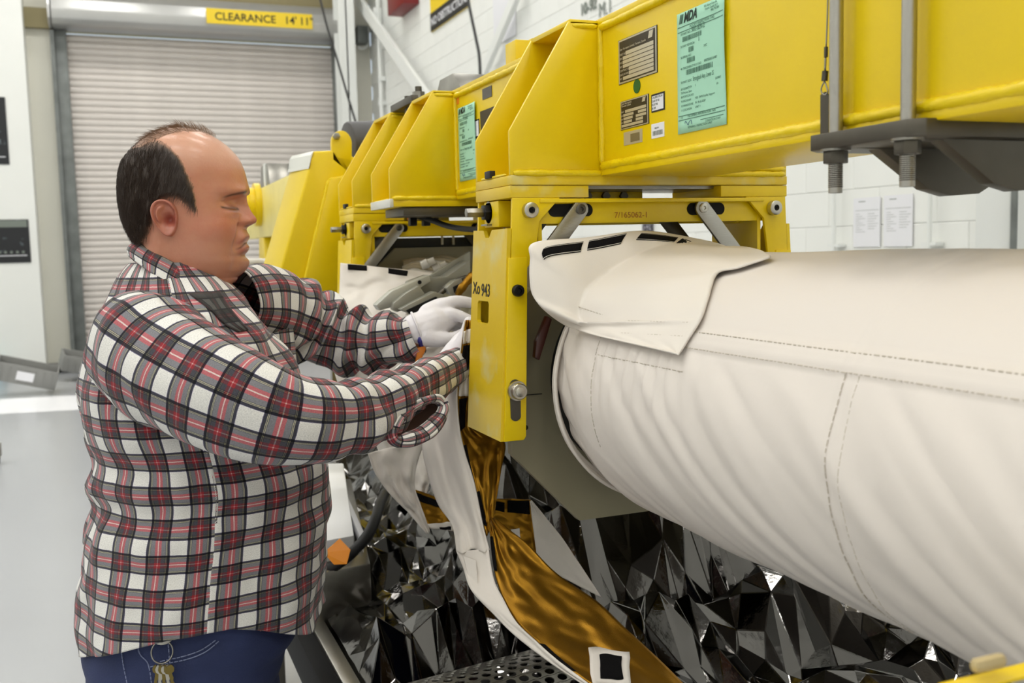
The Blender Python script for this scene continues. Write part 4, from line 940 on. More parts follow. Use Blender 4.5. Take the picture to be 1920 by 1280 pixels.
for j in range(ny_+1):
    for i in range(nx_+1):
        e = 0 if i in (0, nx_) or j in (0, ny_) else 1
        u = (i+e*rf.uniform(-0.48, 0.48))/nx_; v = (j+e*rf.uniform(-0.48, 0.48))/ny_
        fp.append(Vector((u, v)))
fv, _, ff, _, _, _ = delaunay_2d_cdt(fp, [], [], 0, 1e-6)
fw = []
for q in fv:
    p = foil_fn(q.x, q.y); inn = sst(0, 0.06, q.x)*sst(0, 0.02, q.y)
    gq = sst(0.74, 0.66, p.x)*sst(1.30, 1.36, p.y)*sst(1.78, 1.66, p.y)
    p.z = max(TZ+0.004, p.z+inn*(1-gq)*rf.uniform(-0.011, 0.011)); fw.append(p)
fo = M('foil_sheet', fw, [tuple(f) for f in ff], Foil)
md = fo.modifiers.new('soften', 'BEVEL'); md.width = 0.0025; md.segments = 1; md.limit_method = 'ANGLE'; md.angle_limit = 0.15
tag(fo, 'crumpled dark silver foil sheet spread under the boom', 'foil')
# perforated guard: plate with real holes
pg = thing('perforated_guard', 'perforated steel guard strip lying in the foil', 'guard', PZ(820, 1250, 0.80))
def perf(o, ux, uy, nx, ny, c, r, arch):
    bm = bmesh.new(); K = 10
    for i in range(nx):
        for j in range(ny):
            cx = (i+0.5+(0.5 if j % 2 else 0))*c; cy = (j+0.5)*c*0.87
            inn = []; out = []
            for k in range(K):
                a = 2*PI*k/K; ca, sa = math.cos(a), math.sin(a); m_ = max(abs(ca), abs(sa)/0.87*0.87/1.0)
                s = min(0.5*c/max(abs(ca), 1e-6), 0.435*c/max(abs(sa), 1e-6))
                def pt(x, y): return o+ux*x+uy*y+Vector((0, 0, arch*math.sin(PI*min(1, max(0, y/(ny*c*0.87))))))
                inn.append(bm.verts.new(pt(cx+r*ca, cy+r*sa))); out.append(bm.verts.new(pt(cx+s*ca, cy+s*sa)))
            for k in range(K): bm.faces.new((out[k], out[(k+1) % K], inn[(k+1) % K], inn[k]))
    ob = BM('perforated_sheet', bm, SteelBr, pg); ob.modifiers.new('thickness', 'SOLIDIFY').thickness = 0.002; return ob
q0 = Vector((0.375, 1.36, 0.775)); perf(q0, Vector((1, 0.10, 0.03)).normalized(), Vector((-0.1, 1, 0)).normalized(), 14, 12, 0.0245, 0.0086, 0.035)
box('guard_core', (0.385, 1.40, 0.735), (0.70, 1.63, 0.752), Rubber, pg)
# white foam block with amber film, black hose
zb = 0.90
fb = thing('foam_block', 'white foam block standing on the bench beside the man', 'block', PZ(630, 1010, zb))
tp = [PZ(560, 868, zb), PZ(644, 868, zb), PZ(664, 1003, zb), PZ(560, 1022, zb)]
tp = [Vector((p.x, p.y, zb)) for p in tp]
prism('foam_body', tp, (0, 0, -0.05), mat('white_foam', (238, 238, 238), 0.7, bump=0.3, bscale=120), fb, 0.004)
prism('side_board', [PZ(652, 930, zb-0.005), PZ(684, 1000, zb-0.03), PZ(681, 1020, zb-0.03), PZ(656, 960, zb-0.005)], (0, 0, -0.03), PaperW, fb, 0.002)
prism('base_tray', [Vector((p.x+(0.02 if k in (1, 2) else 0), p.y-(0.06 if k in (2, 3) else 0), zb-0.05)) for k, p in enumerate(tp)], (0, 0, -0.13), Steel, fb, 0.003)
af = thing('amber_film', 'folded piece of amber film at the foam block corner', 'film', PZ(630, 1040, 0.82))
kt = [PZ(606, 1036, 0.915), PZ(637, 1009, 0.935), PZ(657, 1030, 0.925), PZ(650, 1057, 0.905), PZ(626, 1058, 0.90)]
bmf = bmesh.new(); vs = [bmf.verts.new(p) for p in kt]; bmf.faces.new((vs[0], vs[1], vs[2])); bmf.faces.new((vs[0], vs[2], vs[3], vs[4]))
o = BM('film_sheet', bmf, Kapton, af); o.modifiers.new('thickness', 'SOLIDIFY').thickness = 0.001
hs = [PZ(560, 1095, 0.80), PZ(600, 1078, 0.83), PZ(640, 1052, 0.87), PZ(668, 1028, 0.90), PZ(690, 1002, 0.92), PZ(705, 970, 0.93), PZ(712, 945, 0.92), PZ(722, 925, 0.88)]
hc = catmull([tuple(p) for p in hs], 22)
tag(tube('corrugated_hose', hc, [0.0125 if k % 2 else 0.0105 for k in range(len(hc))], Rubber, None, 12, 1), 'black corrugated hose curving past the foam block', 'hose')
# foreground clamp at the lower right
fc = thing('bench_clamp', 'yellow bench clamp with a tan block at the lower right corner', 'clamp', PY(1860, 1290, 0.45))
def bq(name, x0, x1, ya, yb, pyt, pyb, m): a = PY(x0, pyb, ya); b = PY(x1, pyt, ya); return box(name, (a.x, ya, a.z), (b.x, yb, b.z), m, fc, 0.004)
bq('tan_block', 1832, 1893, 0.45, 0.458, 1226, 1268, mat('tan_block', (186, 168, 124), 0.6)); bq('jaw', 1795, 1960, 0.445, 0.46, 1262, 1300, Yel)
a = PY(1860, 1300, 0.45); box('column', (a.x-0.012, 0.447, TZ), (a.x+0.012, 0.459, a.z+0.005), Yel, fc, 0.002); box('foot', (a.x-0.05, 0.42, TZ), (a.x+0.05, 0.49, TZ+0.012), Yel, fc, 0.002)

# ================================================================== STEEL CLAMP ROUND THE NEAR END OF THE BEAM
cb = thing('steel_clamp', 'dark steel clamp bracket hung under the beam on two threaded rods', 'clamp', (0.77, 0.75, 1.57))
pl = [(0.650, 0.816), (0.650, 0.686), (0.662, 0.676), (0.90, 0.676), (0.90, 0.83), (0.668, 0.83)]
prism('clamp_plate', [(x, y, 1.6175) for x, y in pl], (0, 0, 0.0155), SteelDk, cb, 0.001)
for yy in (0.695, 0.775):
    rb = [(0.668, 1.6175), (0.700, 1.6165), (0.762, 1.578), (0.792, 1.571), (0.830, 1.573), (0.880, 1.598), (0.895, 1.6175)]
    prism('rib', [(x, yy, z) for x, z in rb], (0, 0.016, 0), SteelDk, cb, 0.001)
for yy in (0.698, 0.793):
    rx = 0.662
    cyl('threaded_rod', (rx, yy, 1.575), (rx, yy, 1.95), 0.0067, SteelBr, cb, 18)
    cyl('hex_nut', (rx, yy, 1.6035), (rx, yy, 1.6165), 0.0118, SteelDk, cb, 6, 0.001); cyl('washer', (rx, yy, 1.6155), (rx, yy, 1.6177), 0.0145, Steel, cb, 20)
    pr = []; z = 1.580
    while z < 1.604: pr += [(z-1.575, 0.0062), (z-1.575+0.0009, 0.0073)]; z += 0.0018
    lathe('thread', (rx, yy, 1.575), (0, 0, 1), [(0, 0.0055), (0.003, 0.0066)]+pr, SteelDk, cb, 16)
box('top_yoke', (0.648, 0.68, 1.90), (0.90, 0.82, 1.915), SteelDk, cb, 0.001)
for yy in (0.698, 0.793): cyl('threaded_rod', (0.874, yy, 1.60), (0.874, yy, 1.95), 0.0067, SteelBr, cb, 16)
ly = thing('wire_lanyard', 'thin wire lanyard with crimped loop hanging beside the clamp rods', 'lanyard', PX(1545, 250, 0.662))
lx = 0.664
wp = [PX(1553, -30, lx), PX(1551, 40, lx), PX(1549, 88, lx)]
tube('wire', wp, 0.0008, Steel, ly, 6, 4); tube('wire', [PX(1548, 106, lx), PX(1547, 134, lx)], 0.0011, Steel, ly, 6, 3)
cyl('crimp', PX(1549, 88, lx), PX(1548.5, 107, lx), 0.0020, SteelDk, ly, 10); cyl('crimp', PX(1547.5, 133, lx), PX(1546, 152, lx), 0.0032, SteelDk, ly, 10)
tube('loop', [PX(1546, 152, lx), PX(1540, 165, lx), PX(1541, 174, lx), PX(1547, 178, lx), PX(1552, 172, lx), PX(1550, 163, lx), PX(1546, 152, lx)], 0.0008, Steel, ly, 6, 5)
prism('lanyard_tab', [PX(1538, 178, lx), PX(1546, 172, lx), PX(1554, 178, lx), PX(1553, 250, lx), PX(1541, 264, lx), PX(1538, 252, lx)], (0.002, 0, 0), SteelDk, ly)
# clamp at the second saddle (plate below, studs and block above)
c2 = thing('steel_clamp', 'grey steel clamp with two studs on top of the beam farther off', 'clamp', (0.768, 2.2, 1.60))
box('clamp_plate', (0.56, 1.985, 1.600), (0.98, 2.13, 1.6172), SteelDk, c2, 0.001)
for (px, py) in ((765, 188), (785, 170)):
    a = PX(px, py+14, 0.655); cyl('stud', (0.655, a.y, 1.62), (0.655, a.y, PX(px, py-8, 0.655).z), 0.0075, SteelDk, c2, 14); cyl('hex_nut', (0.655, a.y, PX(px, py+14, 0.655).z), (0.655, a.y, PX(px, py+2, 0.655).z), 0.014, Steel, c2, 6)
a = PX(765, 210, 0.655); box('top_yoke', (0.635, a.y-0.10, 1.855), (0.88, a.y+0.08, 1.872), SteelDk, c2, 0.002)
bt = [PX(825, 182, 0.72), PX(853, 153, 0.72), PX(868, 152, 0.72), PX(884, 165, 0.72), PX(890, 150, 0.72)]
yb0, yb1 = PX(884, 165, 0.72).y, PX(828, 182, 0.72).y
prism('top_block', [(0.70, yb0, 1.856), (0.70, yb1, 1.856), (0.70, yb1-0.05, 1.905), (0.70, yb0+0.06, 1.905)], (0.12, 0, 0), Steel, c2, 0.003)
cl = thing('cable_clip', 'black cable clipped under the beam between the two cradles', 'cable', PY(800, 415, 2.1))
tube('cable', [PY(742, 402, 2.2), PY(775, 404, 2.15), PY(806, 412, 2.1), PY(845, 425, 2.0), PY(890, 430, 1.9), PY(960, 428, 1.75)], 0.006, Rubber, cl, 10)
for px in (773, 798): a = PY(px, 398, 2.13); box('clip', (a.x-0.008, 2.12, a.z-0.03), (a.x+0.008, 2.14, 1.601), BlackM, cl, 0.002)
part(box('red_label', (PY(765, 410, 2.16).x, 2.16, PY(765, 412, 2.16).z), (PY(774, 410, 2.16).x, 2.165, PY(765, 402, 2.16).z), mat('orange_label', (226, 96, 30), 0.5), cl), 'small orange label'); box('white_label', (PY(775, 410, 2.17).x, 2.17, PY(775, 411, 2.17).z), (PY(796, 410, 2.17).x, 2.175, PY(775, 401, 2.17).z), PaperW, cl)
# (latch)
# ================================================================== LATCH MECHANISM NEXT TO THE HANDS
lm = thing('latch_mechanism', 'grey machined latch mechanism behind the gloved hands', 'mechanism', PY(780, 580, 1.95))
def pol(name, pts, y, th, m, bv=0.002, tilt=0.0):
    P = [PY(px, py, y+tilt*(px-780)/100) for px, py in pts]; return prism(name, P, (0, th, 0), m, lm, bv)
pol('clevis_arm', [(772, 528), (808, 515), (812, 522), (838, 518), (882, 487), (882, 520), (850, 538), (800, 562), (775, 560), (770, 548)], 1.95, 0.05, GreyM)
pol('upper_bar', [(705, 572), (735, 545), (805, 515), (808, 528), (775, 548), (738, 575), (712, 582)], 1.93, 0.03, mat('grey_light', (178, 178, 168), 0.4, 0.3))
pol('side_jaw', [(736, 580), (738, 568), (760, 550), (786, 535), (800, 556), (775, 575), (745, 585)], 1.91, 0.02, GreyM)
pol('lower_arm', [(750, 580), (775, 566), (815, 546), (835, 553), (822, 575), (780, 592)], 1.89, 0.03, GreyM)
pol('dark_gap', [(762, 582), (800, 564), (818, 556), (826, 566), (800, 585), (770, 590)], 1.885, 0.004, Dark, 0)
pol('roller_jaw', [(836, 540), (852, 526), (866, 522), (870, 536), (858, 548), (862, 556), (845, 552)], 1.90, 0.03, GreyM)
pol('roller_slot', [(850, 538), (862, 532), (866, 546), (858, 552), (852, 548)], 1.897, 0.004, Dark, 0)
pol('cover_plate', [(808, 515), (882, 470), (882, 490), (838, 518), (812, 525)], 2.0, 0.01, GreyM)
tube('gold_wrap', [PY(858, 552, 1.88), PY(866, 540, 1.87), PY(874, 530, 1.87), (PY(884, 520, 1.87)), PY(896, 512, 1.87)], [0.006, 0.009, 0.008, 0.010, 0.008], Gold, lm, 10, 6, jitter=0.12)
tube('bearing_ring', [PY(818, 556, 1.92), PY(840, 538, 1.92), PY(864, 524, 1.92), PY(886, 518, 1.92)], 0.006, SteelDk, lm)
p = PY(787, 529, 1.928); cyl('pin_hole', p, p+Vector((0, 0.003, 0)), 0.004, Dark, lm, 12)
# cables in the far bulkhead
wc = thing('cable_bundle', 'bundle of pale wrapped cables lying across the farther tan plate', 'cables', PY(800, 500, 2.38))
CabB = mat('cable_beige', (188, 176, 150), 0.6, bump=0.5, bscale=60, var=0.2, vscale=30)
CabW = mat('cable_white', (216, 212, 204), 0.6, bump=0.4, bscale=60)
rc_ = random.Random(3)
for k in range(7):
    m = CabW if k % 3 == 2 else CabB; y_ = 486+k*4.6
    P = [PY(757+j*16+rc_.uniform(-2, 2), y_+3*math.sin(j*0.9+k)+(6 if j == 0 else 0)+(4 if j > 5 else 0), 2.38-0.012*k) for j in range(8)]
    tube('cable', P, [0.0055+0.0022*rc_.random() for _ in P], m, wc, 8, 6, jitter=0.10)
for px, py in ((812, 505), (836, 508), (790, 498)):
    p = PY(px, py, 2.29); lathe('connector', p, (0.9, -0.2, 0.35), [(0, 0.010), (0.016, 0.012), (0.018, 0.009), (0.034, 0.009)], CabW, wc, 14)
dkp = tag(box('dark_cover', (0.58, 2.47, 1.40), (0.95, 2.49, 1.56), mat('dark_cover', (52, 54, 58), 0.5, 0.3)), 'dark cover panel behind the farther tan plate', 'panel')
for px in (829, 850): a = PY(px, 450, 2.468); part(box('light_slit', (a.x-0.003, 2.467, a.z-0.012), (a.x+0.003, 2.4695, a.z+0.013), WhiteP, dkp), 'thin bright slit')
tm = thing('knife_tab', 'orange handled tool hanging under the far sleeve cuff', 'tool', PY(790, 665, 1.72))
prism('handle', [PY(783, 652, 1.72), PY(797, 648, 1.72), PY(799, 655, 1.72), PY(788, 678, 1.72), PY(784, 686, 1.72), PY(780, 682, 1.72)], (0, 0.008, 0), mat('orange_handle', (206, 120, 30), 0.4), tm, 0.001); cyl('ring', PY(782, 684, 1.722), PY(781, 690, 1.722), 0.002, Steel, tm, 8)
# ================================================================== FAR END OF THE FIXTURE
ef = thing('end_frame', 'yellow leaning end frame with a lug and weld seams beside the man\'s face', 'frame', PY(560, 550, 2.75))
Yp = 2.70
fpts = [(519, 528), (579, 318), (582, 300), (590, 283), (646, 281), (672, 300), (672, 540), (640, 552), (600, 556), (566, 546)]
prism('end_plate', [PY(a, b, Yp) for a, b in fpts], (-0.03, 0.14, 0), Yel, ef, 0.006, 3)
part(prism('bare_corner', [PY(a, b, Yp-0.002) for a, b in ((580, 314), (583, 290), (588, 283), (583, 300), (579, 316))], (-0.034, 0.142, 0), Bare, ef, 0.001), 'paint-stripped bare corner')
prism('inner_gusset', [PY(a, b, Yp-0.02) for a, b in ((618, 338), (650, 331), (650, 541), (603, 556), (568, 545))], (0, 0.02, 0), Yel, ef, 0.002)
weld('weld_bead', PY(616, 338, Yp-0.012), PY(567, 545, Yp-0.012), 0.006, ef); weld('weld_bead', PY(616, 338, Yp-0.012), PY(652, 331, Yp-0.012), 0.006, ef)
a = PY(650, 610, Yp); b = PY(765, 610, Yp); box('support_arm', (a.x-0.05, Yp+0.03, a.z), (b.x, Yp+0.11, a.z+0.08), Yel, ef, 0.003); box('support_leg', (b.x-0.06, Yp+0.03, 0.70), (b.x, Yp+0.11, a.z), Yel, ef, 0.003); box('gusset_strut', (a.x-0.05, Yp+0.05, a.z), (a.x+0.01, Yp+0.09, a.z+0.2), Yel, ef, 0.003)
P = []
for k in range(13): t = PI*k/12; P.append(PY(641, 268, Yp)+Vector((0.028*math.cos(t), 0, 0.034*math.sin(t))))
prism('lug_plate', [PY(623, 300, Yp)]+P[::-1]+[PY(660, 330, Yp)], (0, 0.02, 0), Yel, ef, 0.003)
p = PY(630, 256, Yp-0.004); cyl('lug_bolt', p, p+Vector((0, -0.012, 0)), 0.010, Steel, ef, 6, 0.001)
rl = tag(cyl('rubber_roller', PY(652, 268, 2.84), PY(652, 268, 2.84)+Vector((0.20, 0.03, 0.015)), 0.060, mat('roller_grey', (74, 72, 72), 0.5), None, 40, 0.006), 'dark grey roller behind the yellow lug', 'roller')
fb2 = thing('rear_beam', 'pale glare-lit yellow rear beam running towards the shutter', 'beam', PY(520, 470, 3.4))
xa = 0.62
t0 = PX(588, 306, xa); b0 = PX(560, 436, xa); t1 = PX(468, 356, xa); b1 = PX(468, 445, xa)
prism('rear_section', [(xa, t0.y, b0.z), (xa, t0.y, t0.z), (xa, t1.y+0.2, t0.z), (xa, t1.y+0.2, b0.z)], (0.16, 0, 0), YelGlare, fb2, 0.004)
fl = PX(474, 384, xa-0.03); lathe('end_flange', fl+Vector((0.03, 0, 0)), (-1, 0, 0), [(0, 0.095), (0.025, 0.095), (0.025, 0.075), (0.05, 0.075), (0.05, 0.055), (0.10, 0.05), (0.10, 0.02)], Yel, fb2, 32)
part(lathe('hub', fl+Vector((-0.05, 0, 0)), (-1, 0, 0), [(0, 0.05), (0.03, 0.05), (0.035, 0.03), (0.07, 0.03)], Steel, fb2, 24), 'bare steel hub')
a = PX(490, 440, xa); prism('support_foot', [(xa, a.y-0.10, b0.z-0.14), (xa, a.y+0.12, b0.z-0.14), (xa, a.y+0.08, b0.z), (xa, a.y-0.06, b0.z)], (0.1, 0, 0), Yel, fb2, 0.003)
a = PX(497, 342, xa+0.02); gb = thing('grey_bracket', 'grey steel bracket with a pale slot on top of the rear beam', 'bracket', a)
prism('bracket_body', [(xa+0.02, a.y+0.16, t0.z), (xa+0.02, a.y-0.14, t0.z), (xa+0.02, a.y-0.08, t0.z+0.10), (xa+0.02, a.y+0.10, t0.z+0.10)], (0.10, 0, 0), Steel, gb, 0.003)
box('pale_slot', (xa+0.014, a.y-0.045, t0.z+0.002), (xa+0.021, a.y-0.005, t0.z+0.102), WhiteP, gb)
wr1 = thing('wrapped_cables', 'white wrapped cables lying beyond the man\'s chin', 'cables', PY(500, 510, 3.1))
for k in range(3): tube('cable', [PY(440+j*22, 490+k*9+2*((j+k) % 2), 3.1) for j in range(7)], [0.010+0.003*(j % 2) for j in range(7)], CabW, wr1, 10, 5)
prism('cable_tray', [PY(430, 512, 3.14), PY(640, 520, 3.14), PY(640, 590, 3.14), PY(430, 590, 3.14)], (0, 0.3, 0), mat('tray_grey', (190, 186, 178), 0.6), wr1, 0.003)
a = PY(560, 590, 3.2)
for dx in (-0.06, 0.1): box('tray_leg', (a.x+dx, 3.2, 0.70), (a.x+dx+0.03, 3.23, a.z+0.01), Steel, wr1)
b_ = PX(490, 440, 0.62); box('rear_post', (0.64, b_.y-0.05, 0), (0.70, b_.y+0.05, b0.z-0.13), Yel, fb2, 0.003)

# ================================================================== THE PERSON
Y0 = 1.62
person = thing('person', 'balding man in a red, black and white plaid shirt reaching into the cradle', 'person', (0.10, Y0, 0))
def Sx(px, py): return PY(px, py, Y0).x
def Sz(py): return PY(340, py, Y0).z
def attr_mat(name, rough, sss=0.0, bump=0.0, bscale=200, spec=0.5):
    m = mat(name, (200, 150, 120), rough, bump=bump, bscale=bscale, spec=spec, bdist=0.001)
    nt = m.node_tree; b = nt.nodes['Principled BSDF']; a = nt.nodes.new('ShaderNodeAttribute'); a.attribute_name = 'Col'
    nt.links.new(a.outputs['Color'], b.inputs['Base Color'])
    if sss:
        b.inputs['Subsurface Weight'].default_value = sss; b.inputs['Subsurface Radius'].default_value = (0.9, 0.35, 0.2); b.inputs['Subsurface Scale'].default_value = 0.006
    return m
Skin = attr_mat('skin', 0.38, 0.10, 0.35, 300)
Skin.node_tree.nodes['Principled BSDF'].inputs['Coat Weight'].default_value = 0.35; Skin.node_tree.nodes['Principled BSDF'].inputs['Coat Roughness'].default_value = 0.22
HairM = attr_mat('hair_short', 0.55, 0, 0.0)
# ---- head tables: photo row -> front / back outline (mid plane), half width
TF = smtab([(241, 335), (242.5, 354), (247, 378), (257, 400), (273, 424), (296, 446), (318, 457), (343, 464), (355, 466.5), (365, 463), (374, 459), (390, 457.5), (410, 458.5), (427, 461.5), (445, 462.5), (458, 461.5), (466, 461.5), (474, 461.5), (482, 461.5), (494, 464.5), (508, 461.5), (517, 453), (526, 446), (537, 431), (545, 414), (553, 400), (570, 392), (600, 395), (640, 400)])
TB = smtab([(241, 335), (244, 312), (250, 294), (262, 275), (273, 263), (301, 241), (327, 233), (346, 232), (372, 233), (403, 240), (434, 255), (450, 266), (460, 270), (475, 264), (495, 256), (525, 246), (560, 232), (640, 215)])
TW = smtab([(241, 0.004), (243, 0.020), (247, 0.036), (257, 0.0525), (273, 0.065), (296, 0.0745), (325, 0.0785), (360, 0.079), (400, 0.0775), (440, 0.0755), (475, 0.0735), (500, 0.070), (520, 0.066), (540, 0.064), (560, 0.068), (600, 0.085), (640, 0.11)])
MM = 0.00084                    # metres per photo pixel at the head
def g1(v, s): return math.exp(-(v/s)**2)
HEADC = Vector((Sx(318, 400), Y0, 0))
YAW = math.radians(-16)
def bell(py, t): return interp(t, py)
NOSE = smtab([(366, 0), (374, 4.5), (389, 9.5), (403, 16), (411, 21), (415, 22), (420, 19.5), (424, 12), (428, 4), (432, 0)])
def head_pt(py, ph):
    """ph 0 = front, +pi/2 = side nearest the camera"""
    xf = Sx(interp(TF, py), py); xb = Sx(interp(TB, py), py); w = interp(TW, py); z = Sz(py)
    xc = Sx(318, py)*0.8+0.2*(xf+xb)/2
    if py < 262: xc = xc*sst(241, 262, py)+(1-sst(241, 262, py))*Sx(335, py)
    if py > 470: k = sst(470, 545, py); xc = xc*(1-k)+k*(xf+xb)/2
    c, s = math.cos(ph), math.sin(ph)
    a = (xf-xc) if c >= 0 else (xc-xb)
    n = 2.02 if c >= 0 else 2.02+0.2*sst(270, 340, py)
    r = (abs(c)**n+abs(s)**n)**(-1/n)
    x = xc+a*c*r; y = -w*s*r
    if 290 < py < 552:
        ay = abs(y); fr = sst(0.2, 0.75, c)
        # nose with wings
        wn = 0.0085+0.0075*sst(385, 418, py)
        x += MM*interp(NOSE, py)*g1(y, wn) if c > 0 else 0
        x += fr*0.0050*g1(ay-0.0165, 0.0055)*g1(py-418, 7)
        x -= fr*0.0025*g1(ay-0.0225, 0.004)*g1(py-424, 12)
        # brow ridge, socket, lid
        x += fr*0.0062*g1(ay-0.028, 0.020)*g1(py-364, 8)
        x -= fr*0.0125*g1(ay-0.031, 0.016)*g1(py-386, 12)
        x -= fr*0.0040*g1(ay-0.014, 0.007)*g1(py-383, 12)
        x += fr*0.0066*g1(ay-0.0325, 0.0125)*g1(py-391, 9.5)
        x -= fr*0.0026*g1(ay-0.0325, 0.014)*g1(py-380-6*(ay-0.0325)/0.02*0.6, 2.0)
        x -= fr*0.0016*g1(ay-0.033, 0.011)*g1(py-398.5, 2.4)
        # bags, cheek bones, cheeks, folds
        x += fr*0.0022*g1(ay-0.034, 0.014)*g1(py-404, 7)
        d = 0.0042*g1(ay-0.056, 0.02)*g1(py-428, 24)*fr
        d += 0.0040*g1(ay-0.058, 0.018)*g1(py-482, 24)*sst(0.0, 0.4, c)
        x += d*0.8; y += math.copysign(d*0.7, y)
        fl = 0.0235+0.0085*sst(425, 470, py)
        x -= fr*0.0042*g1(ay-fl, 0.0048)*sst(416, 430, py)*sst(482, 462, py)
        # lips (corners pulled down)
        cd = 14*sst(0.0, 0.03, ay)*ay/0.03
        lw = sst(0.034, 0.018, ay)
        x += fr*lw*MM*(5.5*g1(py-446-cd*0.5, 8.5)+6.0*g1(py-467-cd*0.5, 7.5)-1.0*g1(py-458.5-cd*0.85, 2.0))
        x -= fr*0.0030*g1(ay, 0.022)*g1(py-482, 5)
        x -= fr*0.002*g1(ay, 0.005)*g1(py-436, 6)
        # chin pad and crease to the jowl
        x += fr*0.0030*g1(ay, 0.020)*g1(py-496, 11)
        x -= fr*0.0030*g1(ay-0.034, 0.006)*g1(py-500, 16)
        # temple hollow, ear hollow
        y -= math.copysign(0.003*g1(py-350, 22)*g1(x-Sx(405, 350), 0.018), y)
        # fold under the chin
        x -= sst(-0.2, 0.5, c)*0.0035*g1(py-522, 3.5)*g1(ay, 0.05)
    p = Vector((x, Y0+y, z))
    k = sst(600, 500, py); ang = YAW*k
    d = p-HEADC; return Vector((HEADC.x+d.x*math.cos(ang)-d.y*math.sin(ang), HEADC.y+d.x*math.sin(ang)+d.y*math.cos(ang), z)), Vector((x, y, 0))
def skin_col(py, ph, loc):
    c = math.cos(ph); ay = abs(loc.y)
    base = Vector(s2l((200, 138, 108)))
    red = Vector(s2l((190, 100, 80))); pale = Vector(s2l((216, 168, 140))); stub = Vector(s2l((160, 112, 92))); lip = Vector(s2l((172, 98, 86)))
    n = noise.noise(Vector((loc.x*60, loc.y*60, py*0.05)))+0.7*noise.noise(Vector((loc.x*190, loc.y*190, py*0.16)))
    col = base.lerp(red, max(0, 0.14+0.16*n))
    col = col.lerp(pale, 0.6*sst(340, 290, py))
    if c > 0:
        col = col.lerp(red, 0.55*g1(ay, 0.016)*g1(py-412, 14)+0.38*g1(ay-0.05, 0.022)*g1(py-432, 26))
    col = col.lerp(red, 0.25*sst(500, 540, py))
    col = col.lerp(stub, 0.42*sst(430, 470, py)*sst(535, 505, py)*sst(-0.1, 0.5, c))
    if c > 0.2:
        cd = 14*sst(0.0, 0.03, ay)*ay/0.03; lw = sst(0.032, 0.024, ay)
        col = col.lerp(lip, 0.75*lw*max(g1(py-450-cd*0.6, 5), g1(py-466-cd*0.6, 6)))
        col = col.lerp(Vector(s2l((84, 40, 36))), 0.85*lw*g1(py-458.5-cd*0.85, 1.8))
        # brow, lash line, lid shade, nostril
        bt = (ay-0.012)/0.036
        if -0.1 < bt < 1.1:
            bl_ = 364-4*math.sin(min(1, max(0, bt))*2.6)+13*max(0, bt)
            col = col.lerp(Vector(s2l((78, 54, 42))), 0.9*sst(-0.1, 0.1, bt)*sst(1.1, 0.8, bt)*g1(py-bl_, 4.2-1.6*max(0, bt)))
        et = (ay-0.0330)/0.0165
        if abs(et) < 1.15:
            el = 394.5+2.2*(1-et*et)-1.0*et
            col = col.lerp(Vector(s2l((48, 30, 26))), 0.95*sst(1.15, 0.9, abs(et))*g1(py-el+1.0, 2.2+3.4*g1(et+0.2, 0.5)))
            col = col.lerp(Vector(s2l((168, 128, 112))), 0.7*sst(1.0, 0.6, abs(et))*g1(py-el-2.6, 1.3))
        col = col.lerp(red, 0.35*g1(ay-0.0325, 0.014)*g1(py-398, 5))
        col = col.lerp(Vector(s2l((78, 36, 30))), 0.8*g1(ay-0.0095, 0.0042)*g1(py-426.5, 2.0))
    return col
# ---- body below the neck (hidden by the clothes): rows of the shirt, a little smaller
SB = smtab([(478, 258), (500, 236), (530, 212), (580, 186), (630, 166), (690, 151), (735, 147), (790, 156), (840, 168), (880, 172), (920, 165), (960, 161), (1020, 154), (1080, 147), (1130, 145), (1190, 148), (1215, 150)])
SF = smtab([(478, 360), (500, 385), (530, 420), (560, 446), (590, 472), (620, 500), (660, 530), (700, 552), (760, 574), (820, 590), (870, 600), (930, 606), (1000, 602), (1060, 598), (1130, 598), (1165, 598), (1215, 590)])
SW = smtab([(478, 0.070), (500, 0.086), (530, 0.118), (560, 0.160), (590, 0.195), (620, 0.214), (660, 0.224), (720, 0.228), (800, 0.226), (880, 0.224), (950, 0.228), (1050, 0.230), (1120, 0.226), (1215, 0.220)])
def torso_pt(py, ph, inset=0.0, fold_amp=1.0):
    xf = Sx(interp(SF, py), py)-inset; xb = Sx(interp(SB, py), py)+inset; w = interp(SW, py)-inset; z = Sz(py)
    xc = xb+(xf-xb)*0.47; c, s = math.cos(ph), math.sin(ph); a = (xf-xc) if c >= 0 else (xc-xb); n = 2.35
    r = (abs(c)**n+abs(s)**n)**(-1/n); x = xc+a*c*r; y = -w*s*r
    if fold_amp:
        q = Vector((c*1.3, s*1.3, py/170.0))
        f = 0.0055*noise.noise(q*1.6+Vector((3, 1, 0)))+0.0035*noise.noise(q*4.0)
        # rolls above the waist at the back and drag folds from the arm pit
        f += 0.0055*math.sin((py-860)/16.0+1.8*s+0.8*noise.noise(q*2))*g1(py-890, 75)*sst(0.75, -0.5, c)
        f += 0.0045*math.sin((py+c*80)/20.0)*g1(py-960, 60)*sst(-0.2, 0.6, c)*0.7
        f += 0.0040*math.sin(ph*9+py/60.0)*sst(1040, 1190, py)
        f += 0.005*math.sin((py*0.9+c*170)/17.0)*g1(py-600, 70)*sst(-0.4, 0.4, c)
        f *= 1.45*fold_amp*sst(478, 520, py)
        x += f*c; y -= f*s
    return Vector((x, Y0+y, z))
rows = [241+6*(k/8)**1.6 for k in range(9)]+[247+(552-247)*k/215 for k in range(1, 216)]
NC = 400
V = []; C = []; Fc = []
for py in rows:
    for i in range(NC):
        ph = 2*PI*i/NC-PI; p, loc = head_pt(py, ph); V.append(p); C.append(skin_col(py, ph, loc))
